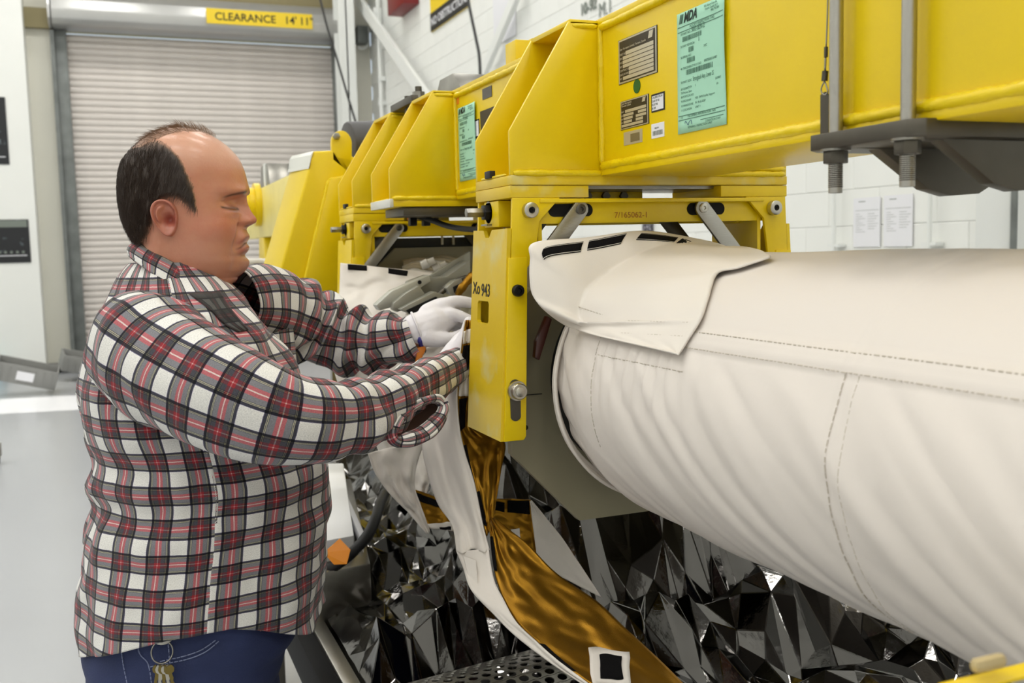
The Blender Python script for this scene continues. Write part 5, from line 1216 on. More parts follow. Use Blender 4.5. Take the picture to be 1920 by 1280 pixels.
for py in [560+(1120-560)*k/24 for k in range(25)]:
    for i in range(NC): ph = 2*PI*i/NC-PI; V.append(torso_pt(py, ph, 0.016+0.02*sst(600, 560, py), 0)); C.append(Vector(s2l((205, 146, 116))))
nr = len(rows)+25
for j in range(nr-1):
    for i in range(NC): Fc.append((j*NC+i, j*NC+(i+1) % NC, (j+1)*NC+(i+1) % NC, (j+1)*NC+i))
Fc.append(tuple(range(NC))[::-1]); Fc.append(tuple((nr-1)*NC+i for i in range(NC)))
def add_tube(pts, n=16, sub=4):
    base = len(V); P = catmull([tuple(p) for p in pts], sub); a = None
    for i, p in enumerate(P):
        c = Vector(p[:3]); d = (Vector(P[min(i+1, len(P)-1)][:3])-Vector(P[max(i-1, 0)][:3])).normalized()
        if a is None: _, a, _ = frame_axes(d)
        a = (a-d*a.dot(d)).normalized(); b = d.cross(a)
        for k in range(n): V.append(c+(a*math.cos(2*PI*k/n)+b*math.sin(2*PI*k/n))*p[3]); C.append(Vector(s2l((205, 146, 116))))
    for i in range(len(P)-1):
        for k in range(n): Fc.append((base+i*n+k, base+i*n+(k+1) % n, base+(i+1)*n+(k+1) % n, base+(i+1)*n+k))
    Fc.append(tuple(base+k for k in range(n))[::-1]); Fc.append(tuple(base+(len(P)-1)*n+k for k in range(n)))
# sleeve paths: photo x, y, depth plane, radius
SLN = [(248, 640, 1.475, 0.070), (285, 668, 1.425, 0.079), (345, 706, 1.365, 0.077), (420, 744, 1.315, 0.071), (500, 777, 1.285, 0.062), (570, 790, 1.285, 0.056), (640, 786, 1.31, 0.052), (700, 769, 1.35, 0.049), (755, 742, 1.41, 0.043), (805, 715, 1.47, 0.036), (852, 690, 1.53, 0.032)]
SLF = [(440, 572, 1.72, 0.055), (488, 574, 1.775, 0.068), (540, 592, 1.82, 0.070), (592, 618, 1.84, 0.067), (640, 636, 1.83, 0.061), (700, 641, 1.80, 0.054), (745, 637, 1.77, 0.046), (784, 624, 1.745, 0.037)]
sn = [tuple(PY(a, b, y))+(r,) for a, b, y, r in SLN]; sf = [tuple(PY(a, b, y))+(r,) for a, b, y, r in SLF]
add_tube([p[:3]+(p[3]*0.75,) for p in sn]); add_tube([p[:3]+(p[3]*0.75,) for p in sf[2:]])
HIPX = (Sx(160, 1215)+Sx(540, 1215))/2
for s in (-1, 1): add_tube([(HIPX, Y0+s*0.10, 0.92, 0.105), (HIPX+0.01, Y0+s*0.115, 0.70, 0.088), (HIPX+0.02, Y0+s*0.12, 0.48, 0.062), (HIPX, Y0+s*0.125, 0.28, 0.052), (HIPX-0.01, Y0+s*0.13, 0.07, 0.036)])
body = M('body', V, Fc, Skin, person, smooth=True, cols=C)
# ---- ears
def ear(side):
    """side -1 nearest the camera"""
    V = []; C = []; Fc = []; NR, NA = 14, 40
    py0, px0 = 412, 337
    cx = Sx(px0, py0); cz = Sz(py0)
    for i in range(NR+1):
        r = i/NR
        for k in range(NA):
            a = 2*PI*k/NA; ca, sa = math.cos(a), math.sin(a)
            ax = 0.0178*(1.0+0.26*sa)*(1 if ca < 0 else 0.92); bz = 0.0285
            x = ax*r*ca+0.0045*r*sa*(-0.6); z = bz*r*sa
            up = sst(-0.6, -0.1, sa)
            h = 0.0215+0.0085*g1(r-0.87, 0.10)*(0.25+0.75*up)*(0.35 if ca > 0.55 and sa < 0.5 else 1)+0.0065*g1(r-0.55, 0.10)*sst(0.3, -0.4, ca)*up
            h -= 0.0110*g1(math.hypot(x-0.004, z+0.003)/0.0085, 1.0)
            h += 0.0030*g1(x-0.0125, 0.004)*g1(z+0.004, 0.006)
            h += -x*0.34
            if i == NR: h -= 0.016; x *= 0.93; z *= 0.95
            V.append(Vector((cx+x, Y0+side*(0.0680+h), cz+z)))
            col = Vector(s2l((206, 138, 112))).lerp(Vector(s2l((150, 66, 54))), 0.25+0.75*g1(math.hypot(x-0.004, z+0.003)/0.010, 1)+0.25*g1(r-0.86, 0.15)); C.append(col)
    for i in range(NR):
        for k in range(NA):
            q = (i*NA+k, i*NA+(k+1) % NA, (i+1)*NA+(k+1) % NA, (i+1)*NA+k); Fc.append(q if side > 0 else q[::-1])
    W = []
    for v in V:
        d = v-HEADC; W.append(Vector((HEADC.x+d.x*math.cos(YAW)-d.y*math.sin(YAW), HEADC.y+d.x*math.sin(YAW)+d.y*math.cos(YAW), v.z)))
    return M('ear', W, Fc, Skin, person, smooth=True, cols=C)
ear(-1); ear(1)
# ---- hair: cap following the skull plus short strands
SIDE = [(262, 451), (284, 460), (303, 446), (314, 420), (320, 392), (330, 381), (346, 378), (359, 384), (371, 397), (381, 409), (388, 406), (387, 385), (382, 355), (374, 335), (362, 306), (342, 282), (322, 266), (256, 258), (230, 296), (218, 327), (216, 372), (226, 408)]
TOPS = [(236, 300), (256, 318), (325, 300), (344, 290), (326, 268), (350, 259), (378, 256), (402, 262), (402, 236), (335, 230), (280, 240)]
def inpoly(x, y, P):
    r = False; j = len(P)-1
    for i in range(len(P)):
        if (P[i][1] > y) != (P[j][1] > y) and x < (P[j][0]-P[i][0])*(y-P[i][1])/(P[j][1]-P[i][1])+P[i][0]: r = not r
        j = i
    return r
def edge_d(x, y, P):
    m = 1e9
    for i in range(len(P)):
        ax, ay = P[i-1]; bx, by = P[i]; dx, dy = bx-ax, by-ay; t = max(0, min(1, ((x-ax)*dx+(y-ay)*dy)/(dx*dx+dy*dy+1e-9)))
        m = min(m, math.hypot(x-ax-t*dx, y-ay-t*dy))
    return m
def hair_mask(loc, py):
    px = 340+(loc.x-Sx(340, py))/MM*1.0
    fz = 2.5*noise.noise(Vector((px*0.12, py*0.12, 3)))
    s = inpoly(px+fz, py+fz, SIDE); t = inpoly(px, py, TOPS)
    ms = sst(0, 14, edge_d(px+fz, py+fz, SIDE))*(0.25+0.75*sst(266, 312, py+fz)) if s else 0
    mt = 0.55*sst(0, 7, edge_d(px, py, TOPS)) if t and abs(loc.y) < 0.062 else 0
    return ms, mt
HN = 300; hv = {}; V = []; C = []; Fc = []; roots = []
hrows = [241+6*(k/6)**1.6 for k in range(7)]+[247+(462-247)*k/120 for k in range(1, 121)]
info = {}
for j, py in enumerate(hrows):
    for i in range(HN):
        ph = 2*PI*i/HN-PI; p, loc = head_pt(py, ph); ms, mt = hair_mask(loc, py); m = max(ms, mt)
        if m > 0.02:
            nrm_ = Vector((math.cos(ph), -math.sin(ph), 0.9*sst(330, 250, py)-0.15)).normalized()
            th = 0.0075*ms+(0.0018*mt if ms < mt else 0)+0.0012*noise.noise(Vector((p.x*90, p.y*90, p.z*40)))*m
            V.append(p+nrm_*th-nrm_*0.0006); hv[(j, i)] = len(V)-1
            dk = Vector(s2l((54, 43, 36))); br = Vector(s2l((132, 102, 80))); sk = Vector(s2l((200, 148, 120)))
            col = sk.lerp(br.lerp(dk, min(1, ms*1.3)), min(1, ms*2.2)) if ms > mt else sk.lerp(br, min(1, mt*1.4))
            col = col.lerp(Vector(s2l((70, 52, 42))), 0.5*max(0, noise.noise(Vector((ph*24, py*0.02, 0)))))
            C.append(col); info[(j, i)] = (p, nrm_, ms, mt, ph, py)
for j in range(len(hrows)-1):
    for i in range(HN):
        q = [(j, i), (j, (i+1) % HN), (j+1, (i+1) % HN), (j+1, i)]
        if all(k in hv for k in q): Fc.append(tuple(hv[k] for k in q))
hair = M('hair', V, Fc, HairM, person, smooth=True, cols=C)
HairS = mat('hair_strands', (60, 48, 40), 0.45); HairT = mat('hair_strands_thin', (128, 100, 78), 0.5)
for nm, mm, sel in (('hair_strands', HairS, 0), ('thin_hair_strands', HairT, 1)):
    rh = random.Random(5+sel); keys = [k for k, v in info.items() if (v[2] > 0.02 if sel == 0 else (v[3] > 0.05 and v[2] < 0.3))]
    V = []; Fc = []
    for _ in range(13000 if sel == 0 else 1400):
        p, n, ms, mt, ph, py = info[rh.choice(keys)]
        if sel == 0 and rh.random() > ms*1.3: continue
        down = Vector((-0.35*math.cos(ph)-0.25, 0.12*math.sin(ph), -1.0)) if sel == 0 else Vector((-1.0, rh.uniform(-0.5, 0.5), 0.25))
        down = (down-n*down.dot(n)).normalized(); L = rh.uniform(0.008, 0.016) if sel == 0 else rh.uniform(0.008, 0.018)
        lift = (0.0070*ms+0.001) if sel == 0 else 0.001
        r0 = p+n*lift+Vector((rh.uniform(-1, 1), rh.uniform(-1, 1), rh.uniform(-1, 1)))*0.0012
        side = down.cross(n).normalized()*(0.00019 if sel == 0 else 0.00014); jit = side.normalized()*rh.uniform(-0.004, 0.004)
        lf = 0.0006 if sel == 0 else rh.uniform(0.0005, 0.0032)
        pts = [r0, r0+down*L*0.5+n*lf+jit*0.4, r0+down*L+n*lf*(0.2 if sel == 0 else 1.2)+jit]
        b = len(V)
        for k, q in enumerate(pts): w_ = (1, 0.8, 0.15)[k]; V += [q-side*w_, q+side*w_, q+n*0.0003*w_]
        for k in range(2):
            for e in range(3): Fc.append((b+k*3+e, b+k*3+(e+1) % 3, b+(k+1)*3+(e+1) % 3, b+(k+1)*3+e))
    o = M(nm, V, Fc, mm, hair); o['kind'] = 'stuff'

# ---- plaid
def plaid_mat(name, pu, pv, dark=1.0):
    m = bpy.data.materials.new(name); m.use_nodes = True; nt = m.node_tree; N = nt.nodes; L = nt.links; b = N['Principled BSDF']
    b.inputs['Roughness'].default_value = 0.85; b.inputs['Specular IOR Level'].default_value = 0.2; b.inputs['Sheen Weight'].default_value = 0.15
    uv = N.new('ShaderNodeUVMap'); uv.uv_map = 'UVMap'; sp = N.new('ShaderNodeSeparateXYZ'); 
    nz = N.new('ShaderNodeTexNoise'); nz.inputs['Scale'].default_value = 90; mx = N.new('ShaderNodeVectorMath'); mx.operation = 'MULTIPLY_ADD'
    L.new(uv.outputs[0], nz.inputs[0]); L.new(nz.outputs[1], mx.inputs[0]); mx.inputs[1].default_value = (0.0008,)*3; L.new(uv.outputs[0], mx.inputs[2]); L.new(mx.outputs[0], sp.inputs[0])
    seq = [(0.0, (206, 176, 168)), (0.010, (148, 44, 51)), (0.078, (70, 70, 78)), (0.176, (36, 36, 44)), (0.190, (190, 182, 120)), (0.199, (36, 36, 44)), (0.213, (180, 172, 120)), (0.221, (10, 10, 18)), (0.278, (48, 42, 78)), (0.288, (232, 230, 225))]
    outs = []
    for axis, per in ((0, pu), (1, pv)):
        d = N.new('ShaderNodeMath'); d.operation = 'DIVIDE'; d.inputs[1].default_value = per; L.new(sp.outputs[axis], d.inputs[0])
        fr = N.new('ShaderNodeMath'); fr.operation = 'PINGPONG'; fr.inputs[1].default_value = 0.5; L.new(d.outputs[0], fr.inputs[0])
        rp = N.new('ShaderNodeValToRGB'); rp.color_ramp.interpolation = 'CONSTANT'; el = rp.color_ramp.elements
        while len(el) < len(seq): el.new(0.5)
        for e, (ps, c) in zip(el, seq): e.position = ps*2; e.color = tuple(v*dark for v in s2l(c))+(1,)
        s2 = N.new('ShaderNodeMath'); s2.operation = 'MULTIPLY'; s2.inputs[1].default_value = 2.0; L.new(fr.outputs[0], s2.inputs[0]); L.new(s2.outputs[0], rp.inputs[0]); outs.append(rp)
    mix = N.new('ShaderNodeMix'); mix.data_type = 'RGBA'; mix.blend_type = 'MULTIPLY'; mix.inputs[0].default_value = 1.0; gm = N.new('ShaderNodeGamma'); gm.inputs[1].default_value = 0.5
    L.new(outs[0].outputs[0], mix.inputs[6]); L.new(outs[1].outputs[0], mix.inputs[7]); wn = N.new('ShaderNodeTexNoise'); wn.inputs['Scale'].default_value = 700; wn.inputs['Detail'].default_value = 3; L.new(uv.outputs[0], wn.inputs[0]); wr_ = N.new('ShaderNodeMapRange'); wr_.inputs[1].default_value = 0.25; wr_.inputs[2].default_value = 0.75; wr_.inputs[3].default_value = 0.72; wr_.inputs[4].default_value = 1.12; L.new(wn.outputs[0], wr_.inputs[0])
    wm_ = N.new('ShaderNodeMix'); wm_.data_type = 'RGBA'; wm_.blend_type = 'MULTIPLY'; wm_.inputs[0].default_value = 1.0; L.new(mix.outputs[2], gm.inputs[0]); L.new(gm.outputs[0], wm_.inputs[6]); L.new(wr_.outputs[0], wm_.inputs[7]); L.new(wm_.outputs[2], b.inputs['Base Color'])
    bn = N.new('ShaderNodeTexNoise'); bn.inputs['Scale'].default_value = 1500; L.new(uv.outputs[0], bn.inputs[0]); bp = N.new('ShaderNodeBump'); bp.inputs['Strength'].default_value = 0.25; bp.inputs['Distance'].default_value = 0.001
    L.new(bn.outputs[0], bp.inputs['Height']); L.new(bp.outputs[0], b.inputs['Normal'])
    MATS[name] = m; return m
Plaid = plaid_mat('plaid_flannel', 0.0715, 0.0468)
Brown = mat('shirt_inside', (66, 44, 34), 0.9)
# shirt body: front and back panel
shirt = thing('shirt', 'x', 'x', (0, 0, 0)); del shirt['label'], shirt['category']
shirt.parent = person; shirt.location = -person.location
def hem(ph):
    c, s = math.cos(ph), math.sin(ph)
    k = abs(s)**1.4; return 1188*(1-k)+1096*k+20*g1(ph-0.80, 0.40)+20*g1(ph+0.80, 0.40)-30*sst(0.8, 1.0, c)
def panel(name, p0, p1, us, vs, n=150, m=190):
    def fn(u, v):
        ph = p0+(p1-p0)*u; py = 492+(hem(ph)-492)*v
        if -0.62 < ph < 0.62 and False: pass
        return torso_pt(py, ph)
    per = 0
    def uvf(u, v):
        ph = p0+(p1-p0)*u; py = 492+(hem(ph)-492)*v
        return (us+(ph-p0)*0.235, vs+Sz(py)*-1.0)
    return grid(name, fn, n, m, Plaid, shirt, 0.003, uvfn=uvf)
panel('front_panel', -PI/2, PI/2+0.02, 0.004, 0.012); panel('back_panel', PI/2, 1.5*PI+0.02, 0.040, 0.034)
# placket opening: painted shade below the chin and the black undershirt
# sleeves
def sleeve(name, path, us, vs, wr, seed, nrad=56, sub=18, open_end=False):
    P = catmull(path, sub); a = None; V = []; U = []; Fc = []; s = 0; prev = None; n = nrad
    for i, p in enumerate(P):
        c = Vector(p[:3]); d = (Vector(P[min(i+1, len(P)-1)][:3])-Vector(P[max(i-1, 0)][:3])).normalized()
        if a is None: a = Vector((0, 0, 1))
        a = (a-d*a.dot(d)).normalized(); b = d.cross(a)
        if prev is not None: s += (c-prev).length
        prev = c; t = i/(len(P)-1)
        for k in range(n+1):
            th = 2*PI*k/n; q = Vector((math.cos(th), math.sin(th), 0))
            f = wr(t, th)*math.sin(s*95+2.2*math.sin(th+seed)+3.0*noise.noise(Vector((q.x+seed, q.y, t*6))))
            f += 0.006*noise.noise(Vector((q.x*1.4+seed, q.y*1.4, t*7)))
            r = p[3]*(1+0.06*math.cos(2*th))+f
            V.append(c+(a*math.cos(th)+b*math.sin(th))*r); U.append((us+th*0.068, vs+s))
    for i in range(len(P)-1):
        for k in range(n): Fc.append((i*(n+1)+k, i*(n+1)+k+1, (i+1)*(n+1)+k+1, (i+1)*(n+1)+k))
    o = M(name, V, Fc, Plaid, shirt, smooth=True, uvs=U); md = o.modifiers.new('thickness', 'SOLIDIFY'); md.thickness = 0.003; md.offset = -1; return o
sleeve('sleeve', sn, 0.02, 0.0, lambda t, th: 0.0035*(sst(0.5, 0.62, t)*sst(1, 0.8, t))+0.0025*g1(t-0.12, 0.1), 1)
sleeve('sleeve', sf, 0.01, 0.03, lambda t, th: 0.0095*sst(0.15, 0.4, t)*sst(1.0, 0.85, t), 4)
# open cuff hanging from the near sleeve
cc = (783, 788); th0 = math.radians(-36); ring = []
for k in range(17):
    a_ = 2*PI*k/16; ex, ey = 56*math.cos(a_), 27*math.sin(a_)
    px_, py_ = cc[0]+ex*math.cos(th0)-ey*math.sin(th0), cc[1]+ex*math.sin(th0)+ey*math.cos(th0)
    ring.append(tuple(PY(px_, py_, 1.338+0.03*math.cos(a_)))+(0.0075+0.004*max(0, math.sin(a_)),))
oc = sleeve('open_cuff', ring, 0.05, 0.01, lambda t, th: 0.0008, 9, 14, 6)
part(oc, 'unbuttoned cuff hanging open')
def openfn(u, v):
    a_ = 2*PI*u; ex, ey = 56*math.cos(a_)*v, 27*math.sin(a_)*v
    return PY(cc[0]+ex*math.cos(th0)-ey*math.sin(th0), cc[1]+ex*math.sin(th0)+ey*math.cos(th0), 1.340+0.03*math.cos(a_)*v)+Vector((0, 0.03*(1-v*v), 0))
part(grid('cuff_inside', openfn, 36, 6, Brown, oc), 'brown inside of the open cuff')
b_ = PY(834, 731, 1.468); cyl('cuff_button', b_, b_+Vector((0, -0.004, 0)), 0.0055, mat('button_grey', (150, 140, 120), 0.4), shirt, 18, 0.001)
# collar: standing ring folded over, two leaves
Tn = [(256, 452, 0.0), (262, 455, -0.030), (284, 470, -0.060), (322, 490, -0.074), (352, 508, -0.074), (378, 530, -0.060)]
On = [(240, 478, 0.0), (247, 484, -0.050), (272, 503, -0.090), (308, 526, -0.108), (334, 544, -0.108), (354, 556, -0.086)]
def collar(sgn, nm):
    T = [Vector((PY(a, b, Y0+y*sgn*-1 if sgn < 0 else Y0-y).x if False else PY(a, b, Y0+y).x, Y0+(y if sgn > 0 else -y), PY(a, b, Y0+y).z)) for a, b, y in Tn]
    O = [Vector((PY(a, b, Y0+y).x, Y0+(y if sgn > 0 else -y), PY(a, b, Y0+y).z)) for a, b, y in On]
    Tc = [Vector(p) for p in catmull([tuple(p) for p in T], 8)]; Oc = [Vector(p) for p in catmull([tuple(p) for p in O], 8)]
    def fn(u, v):
        f = v*(len(Tc)-1); i = min(int(f), len(Tc)-2); t = f-i; p = Tc[i].lerp(Tc[i+1], t); q = Oc[i].lerp(Oc[i+1], t)
        inn = Vector((HEADC.x+0.015, Y0, p.z-0.028)); 
        if u < 0.25:                       # inner stand
            k = u/0.25; lo = p+(Vector((HEADC.x+0.02, Y0, p.z))-p).normalized()*0.006+Vector((0, 0, -0.035)); return lo.lerp(p, k)
        k = (u-0.25)/0.75; r = p.lerp(q, k); out = (r-Vector((HEADC.x+0.02, Y0, r.z))).normalized()
        return r+out*0.006*math.sin(PI*min(1, k*1.1))
    o = grid(nm, fn, 18, len(Tc)-1, Plaid, shirt, 0.003, uvfn=lambda u, v: (0.03+u*0.085, v*0.19+0.01)); return o
collar(1, 'collar_leaf'); collar(-1, 'collar_leaf')
# open neck: placket edges, inside shade painted as darkened plaid, and undershirt
def pk(l): return [PY(*a) for a in l]
tfn = lambda u, v: torso_pt(494+300*v, -0.5+2.0*u)
inn, _ = decal('placket_shade', tfn, ((353, 549), (414, 546), (466, 618), (446, 622)), plaid_mat('plaid_shaded', 0.076, 0.0495, 0.10), shirt, 0.006, 20, uvfn=lambda u, v: (0.16*u, 0.08*v))
part(inn, 'darkened plaid patch painting in the shade of the open shirt front')
for bx, by in ((470, 668), (500, 706)):
    u, v = find_uv(tfn, bx, by); p = tfn(u, v)+Vector((0, -0.010, 0)); cyl('button', p, p+Vector((0, -0.003, 0)), 0.005, PaperW, shirt, 16, 0.0008)
pkx = ribbon('chest_pocket', pk([(498, 630, 1.70), (504, 665, 1.70), (512, 700, 1.70)]), pk([(548, 612, 1.74), (552, 645, 1.74), (556, 690, 1.74)]), Plaid, shirt, 8, 6, 0.003, 0.002, 71)[0]
ul = pkx.data.uv_layers.new(name='UVMap')
for lp in pkx.data.loops:
    c = pkx.data.vertices[lp.vertex_index].co; ul.data[lp.index].uv = (c.x*1.3+c.y, c.z*1.2)
# ---- jeans
Denim = mat('denim', (36, 46, 84), 0.85, bump=0.4, bscale=500, var=0.22, vscale=9)
DStitch = mat('denim_stitch', (120, 128, 160), 0.8)
JB = smtab([(1050, 160), (1165, 156), (1200, 152), (1240, 160), (1290, 168), (1360, 180)]); JF = smtab([(1050, 572), (1165, 556), (1200, 532), (1240, 520), (1290, 506), (1360, 495)])
jeans = thing('jeans', 'x', 'x'); del jeans['label'], jeans['category']; jeans.parent = person; jeans.location = -person.location
def jean_fn(u, v):
    ph = 2*PI*u-PI; py = 1050+(1352-1050)*v; xf = Sx(interp(JF, py), py); xb = Sx(interp(JB, py), py); c, s = math.cos(ph), math.sin(ph); n = 2.3; r = (abs(c)**n+abs(s)**n)**(-1/n)
    w = 0.212; f = 0.004*noise.noise(Vector((c*2, s*2, py/40)))+0.003*math.sin((py+c*60)/11)*sst(1220, 1300, py)
    xc = (xf+xb)/2; return Vector((xc+((xf-xb)/2+f)*c*r, Y0-(w+f)*s*r, Sz(py)))
grid('hips', jean_fn, 120, 64, Denim, jeans, 0.002)
for s in (-1, 1):
    lp = [(HIPX-0.005, Y0+s*0.095, 0.93, 0.112), (HIPX, Y0+s*0.10, 0.84, 0.112), (HIPX+0.01, Y0+s*0.105, 0.70, 0.104), (HIPX+0.02, Y0+s*0.11, 0.50, 0.084), (HIPX+0.01, Y0+s*0.115, 0.30, 0.076), (HIPX, Y0+s*0.12, 0.05, 0.072)]
    V = []; Fc = []; P = catmull(lp, 12); n = 36
    for i, p in enumerate(P):
        for k in range(n):
            a = 2*PI*k/n; q = p[3]*(1+0.03*noise.noise(Vector((math.cos(a), math.sin(a), p[2]*14+s))))+0.004*math.sin(p[2]*60+math.sin(a)*2)*sst(0.6, 0.2, p[2])
            V.append((p[0]+q*math.cos(a)*1.12, p[1]+q*math.sin(a)*0.93, p[2]))
    for i in range(len(P)-1):
        for k in range(n): Fc.append((i*n+k, i*n+(k+1) % n, (i+1)*n+(k+1) % n, (i+1)*n+k))
    M('trouser_leg', V, Fc, Denim, jeans, smooth=True)
def onjean(px, py):
    u, v = find_uv(lambda u, v: jean_fn(0.5+u*0.5, v), px, py); p = jean_fn(0.5+u*0.5, v); return p+(Vector((0, 0, H))-p).normalized()*0.0022
for nm, pts in (('pocket_seam', [(256, 1192), (262, 1225), (278, 1245), (285, 1285)]), ('pocket_seam', [(152, 1205), (185, 1210), (222, 1212), (232, 1250), (240, 1290)]), ('pocket_opening_seam', [(410, 1202), (385, 1222), (350, 1236), (300, 1246), (282, 1250)]), ('pocket_opening_seam', [(404, 1200), (378, 1218), (345, 1230), (300, 1240)]), ('side_seam', [(314, 1188), (318, 1235), (322, 1290)])):
    stitches(nm, [Vector(p) for p in catmull([tuple(onjean(*q)) for q in pts], 6)], jeans, 0.0009, DStitch, 0.006, 0.75)
# ---- shoes
ShoeM = mat('shoe_leather', (40, 34, 30), 0.5)
for s in (-1, 1):
    cy = Y0+s*0.12; V = []; Fc = []; n = 20
    prof = [(-0.085, 0.030, 0.075), (-0.06, 0.040, 0.10), (0.0, 0.042, 0.11), (0.07, 0.046, 0.085), (0.14, 0.050, 0.060), (0.19, 0.044, 0.050), (0.215, 0.022, 0.036)]
    for (dx, w, h) in prof:
        for k in range(n):
            a = 2*PI*k/n; V.append((HIPX+dx, cy+w*math.cos(a), 0.012+h*(0.5+0.5*math.sin(a))))
    for i in range(len(prof)-1):
        for k in range(n): Fc.append((i*n+k, i*n+(k+1) % n, (i+1)*n+(k+1) % n, (i+1)*n+k))
    Fc += [tuple(range(n))[::-1], tuple((len(prof)-1)*n+k for k in range(n))]
    sh_ = M('shoe', V, Fc, ShoeM, person, smooth=True)
    prism('sole', [(HIPX-0.09, cy-0.038, 0), (HIPX+0.10, cy-0.050, 0), (HIPX+0.19, cy-0.045, 0), (HIPX+0.222, cy, 0), (HIPX+0.19, cy+0.045, 0), (HIPX+0.10, cy+0.050, 0), (HIPX-0.09, cy+0.038, 0)], (0, 0, 0.018), Rubber, sh_, 0.003)
# ---- gloves: palm, thumb and four fingers grown into one surface
GloveM = mat('glove_white', (232, 229, 233), 0.5, bump=0.35, bscale=70, spec=0.35, bdist=0.003)
def glove(name, chains, label=None):
    """chains: lists of (point, radius); merged by voxel remesh"""
    V = []; Fc = []
    def ball_chain(ch):
        P = catmull([tuple(p)+(r,) for p, r in ch], 6); n = 14; a = None; base = len(V); C = [Vector(p[:3]) for p in P]
        d0 = (C[1]-C[0]).normalized(); d1 = (C[-1]-C[-2]).normalized()
        rings = [(C[0]-d0*P[0][3]*x, P[0][3]*math.sqrt(max(0, 1-x*x))) for x in (0.95, 0.7, 0.35)]+[(c, p[3]) for c, p in zip(C, P)]+[(C[-1]+d1*P[-1][3]*x, P[-1][3]*math.sqrt(max(0, 1-x*x))) for x in (0.35, 0.7, 0.95)]
        for i, (c, r) in enumerate(rings):
            d = (rings[min(i+1, len(rings)-1)][0]-rings[max(i-1, 0)][0]).normalized()
            if a is None: _, a, _ = frame_axes(d)
            a = (a-d*a.dot(d)).normalized(); b = d.cross(a)
            for k in range(n): V.append(c+(a*math.cos(2*PI*k/n)+b*math.sin(2*PI*k/n))*r)
        m = len(rings)
        for i in range(m-1):
            for k in range(n): Fc.append((base+i*n+k, base+i*n+(k+1) % n, base+(i+1)*n+(k+1) % n, base+(i+1)*n+k))
        Fc.append(tuple(base+k for k in range(n))[::-1]); Fc.append(tuple(base+(m-1)*n+k for k in range(n)))
    for ch in chains: ball_chain(ch)
    o = M(name, V, Fc, GloveM, person, smooth=True)
    md = o.modifiers.new('merge', 'REMESH'); md.mode = 'VOXEL'; md.voxel_size = 0.0022; md.use_smooth_shade = True
    sm_ = o.modifiers.new('smooth', 'SMOOTH'); sm_.iterations = 5; sm_.factor = 0.5
    return o
def Q(px, py, y, r): return (PY(px, py, y), r)
YH = 1.735
glove('glove', [
    [Q(782, 618, 1.745, 0.032), Q(800, 612, 1.742, 0.031), Q(815, 606, 1.738, 0.030)],
    [Q(805, 590, 1.75, 0.022), Q(828, 580, 1.755, 0.022), Q(848, 574, 1.755, 0.018)],
    [Q(800, 620, 1.735, 0.028), Q(822, 606, 1.735, 0.026), Q(842, 596, 1.735, 0.020)],
    [Q(830, 576, 1.745, 0.017), Q(852, 566, 1.74, 0.0125), Q(878, 567, 1.735, 0.0105), Q(902, 576, 1.73, 0.0095), Q(922, 590, 1.725, 0.0085)],
    [Q(830, 592, 1.735, 0.016), Q(852, 590, 1.72, 0.0120), Q(880, 600, 1.705, 0.0100), Q(902, 610, 1.70, 0.0095), Q(920, 616, 1.71, 0.0085)],
    [Q(830, 598, 1.76, 0.016), Q(855, 598, 1.77, 0.012), Q(878, 612, 1.77, 0.010), Q(895, 626, 1.765, 0.009)],
    [Q(828, 604, 1.78, 0.015), Q(850, 610, 1.79, 0.011), Q(870, 624, 1.79, 0.0095), Q(886, 638, 1.785, 0.0085)],
    [Q(802, 630, 1.725, 0.021), Q(825, 635, 1.715, 0.0155), Q(848, 634, 1.708, 0.0115), Q(868, 625, 1.705, 0.0098), Q(884, 616, 1.70, 0.009)]])
glove('glove', [
    [Q(838, 694, 1.555, 0.029), Q(852, 680, 1.56, 0.030), Q(864, 664, 1.565, 0.030)],
    [Q(858, 672, 1.565, 0.027), Q(872, 648, 1.575, 0.026), Q(882, 632, 1.58, 0.020)],
    [Q(872, 648, 1.555, 0.016), Q(884, 628, 1.55, 0.0115), Q(895, 608, 1.55, 0.010), Q(904, 592, 1.555, 0.009)],
    [Q(876, 646, 1.575, 0.016), Q(892, 626, 1.575, 0.0115), Q(906, 606, 1.575, 0.010), Q(916, 590, 1.58, 0.009)],
    [Q(878, 650, 1.595, 0.016), Q(898, 632, 1.60, 0.0115), Q(912, 616, 1.605, 0.010), Q(922, 602, 1.61, 0.009)],
    [Q(878, 656, 1.61, 0.015), Q(900, 644, 1.62, 0.0105), Q(914, 632, 1.625, 0.009), Q(924, 622, 1.63, 0.008)],
    [Q(862, 660, 1.55, 0.019), Q(870, 640, 1.545, 0.0145), Q(876, 622, 1.545, 0.012), Q(880, 604, 1.55, 0.010)]])
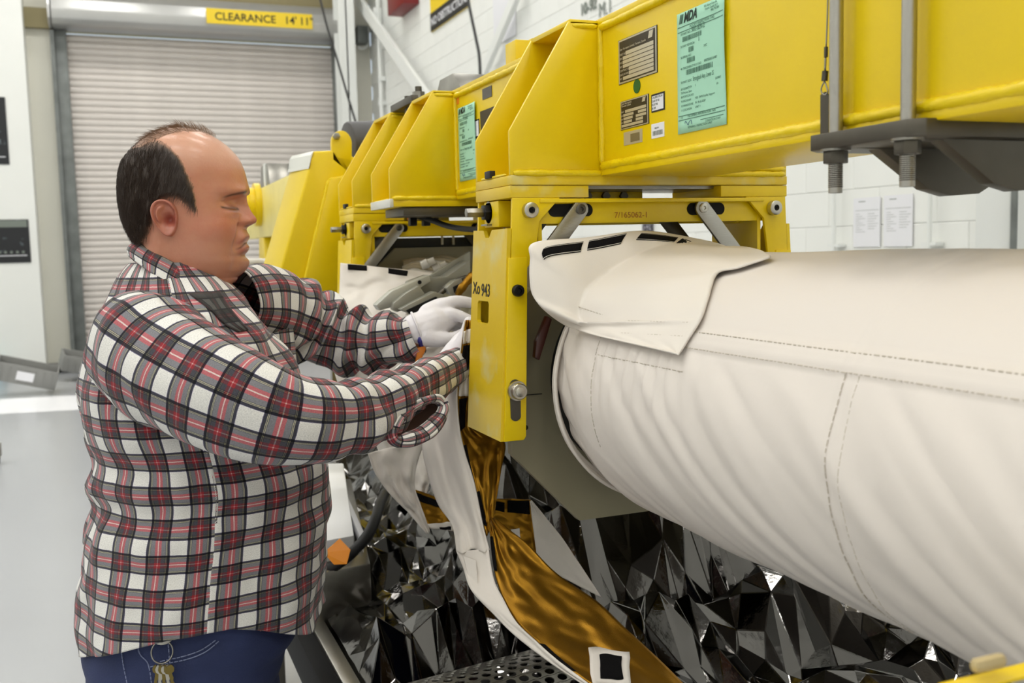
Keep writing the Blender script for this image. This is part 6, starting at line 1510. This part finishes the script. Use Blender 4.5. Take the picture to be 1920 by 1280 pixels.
# glove cuff rolls, blue inner cuff
wv = PY(784, 618, 1.745); wd_ = (PY(815, 606, 1.738)-wv).normalized(); _, ca_, cb_ = frame_axes(wd_)
tube('glove_cuff', [wv+(ca_*math.cos(t*PI/12)+cb_*math.sin(t*PI/12))*0.0335 for t in range(25)], 0.0022, GloveM, person, 8, 2, caps=False)
wv2 = wv-wd_*0.004; dn_ = (Vector((0, -0.35, -1))-wd_*Vector((0, -0.35, -1)).dot(wd_)).normalized(); sd_ = wd_.cross(dn_)
tube('blue_inner_cuff', [wv2+(dn_*math.cos(t)+sd_*math.sin(t))*0.0325 for t in [-0.9+0.18*k for k in range(11)]], [0.002]+[0.0055]*9+[0.002], mat('blue_band', (52, 50, 130), 0.5), person, 8, 2)
# ---- keys on the belt
kr = thing('key_ring', 'ring of keys hanging from a clip at the man\'s hip', 'keys', onjean(305, 1270))
def OJ(px, py, d=0.006): p = onjean(px, min(py, 1330)); return p+(Vector((0, 0, H))-p).normalized()*d
Brass = mat('key_brass', (128, 112, 62), 0.35, 0.9)
cpt = OJ(305, 1186); cyl('belt_clip', cpt, cpt+Vector((0, -0.005, 0)), 0.016, Bolt, kr, 28, 0.0015)
tube('chain_wire', [OJ(305, 1195, 0.012), OJ(304, 1204, 0.012)], 0.0012, Steel, kr, 6, 3)
rc = OJ(304, 1222, 0.012)
tube('split_ring', [rc+Vector((0.0140*math.cos(t*PI/12), 0.003*math.sin(t*PI/12), 0.0150*math.sin(t*PI/12))) for t in range(25)], 0.0011, Steel, kr, 8, 2, caps=False)
for k in range(5):
    c = rc+Vector((-0.006+0.003*k, -0.003-0.0022*k, -0.014)); dx = Vector((0.09*(k-2), 0, -1)).normalized()*0.72; sd = Vector((-dx.z, 0, dx.x))
    P = [c+dx*0.004-sd*0.003]+[c+dx*(0.010-0.010*math.cos(t))+sd*0.0095*math.sin(t)*(-1) for t in (0.5, 1.0, 1.6, 2.2)]+[c+dx*0.019-sd*0.003, c+dx*0.046-sd*0.003, c+dx*0.049, c+dx*0.046+sd*0.002, c+dx*0.040+sd*0.004, c+dx*0.034+sd*0.002, c+dx*0.028+sd*0.004, c+dx*0.019+sd*0.003]+[c+dx*(0.010-0.010*math.cos(t))+sd*0.0095*math.sin(t) for t in (2.2, 1.6, 1.0, 0.5)]
    prism('key', P, (0, -0.0018, 0), (Brass, Bolt)[k % 2], kr)
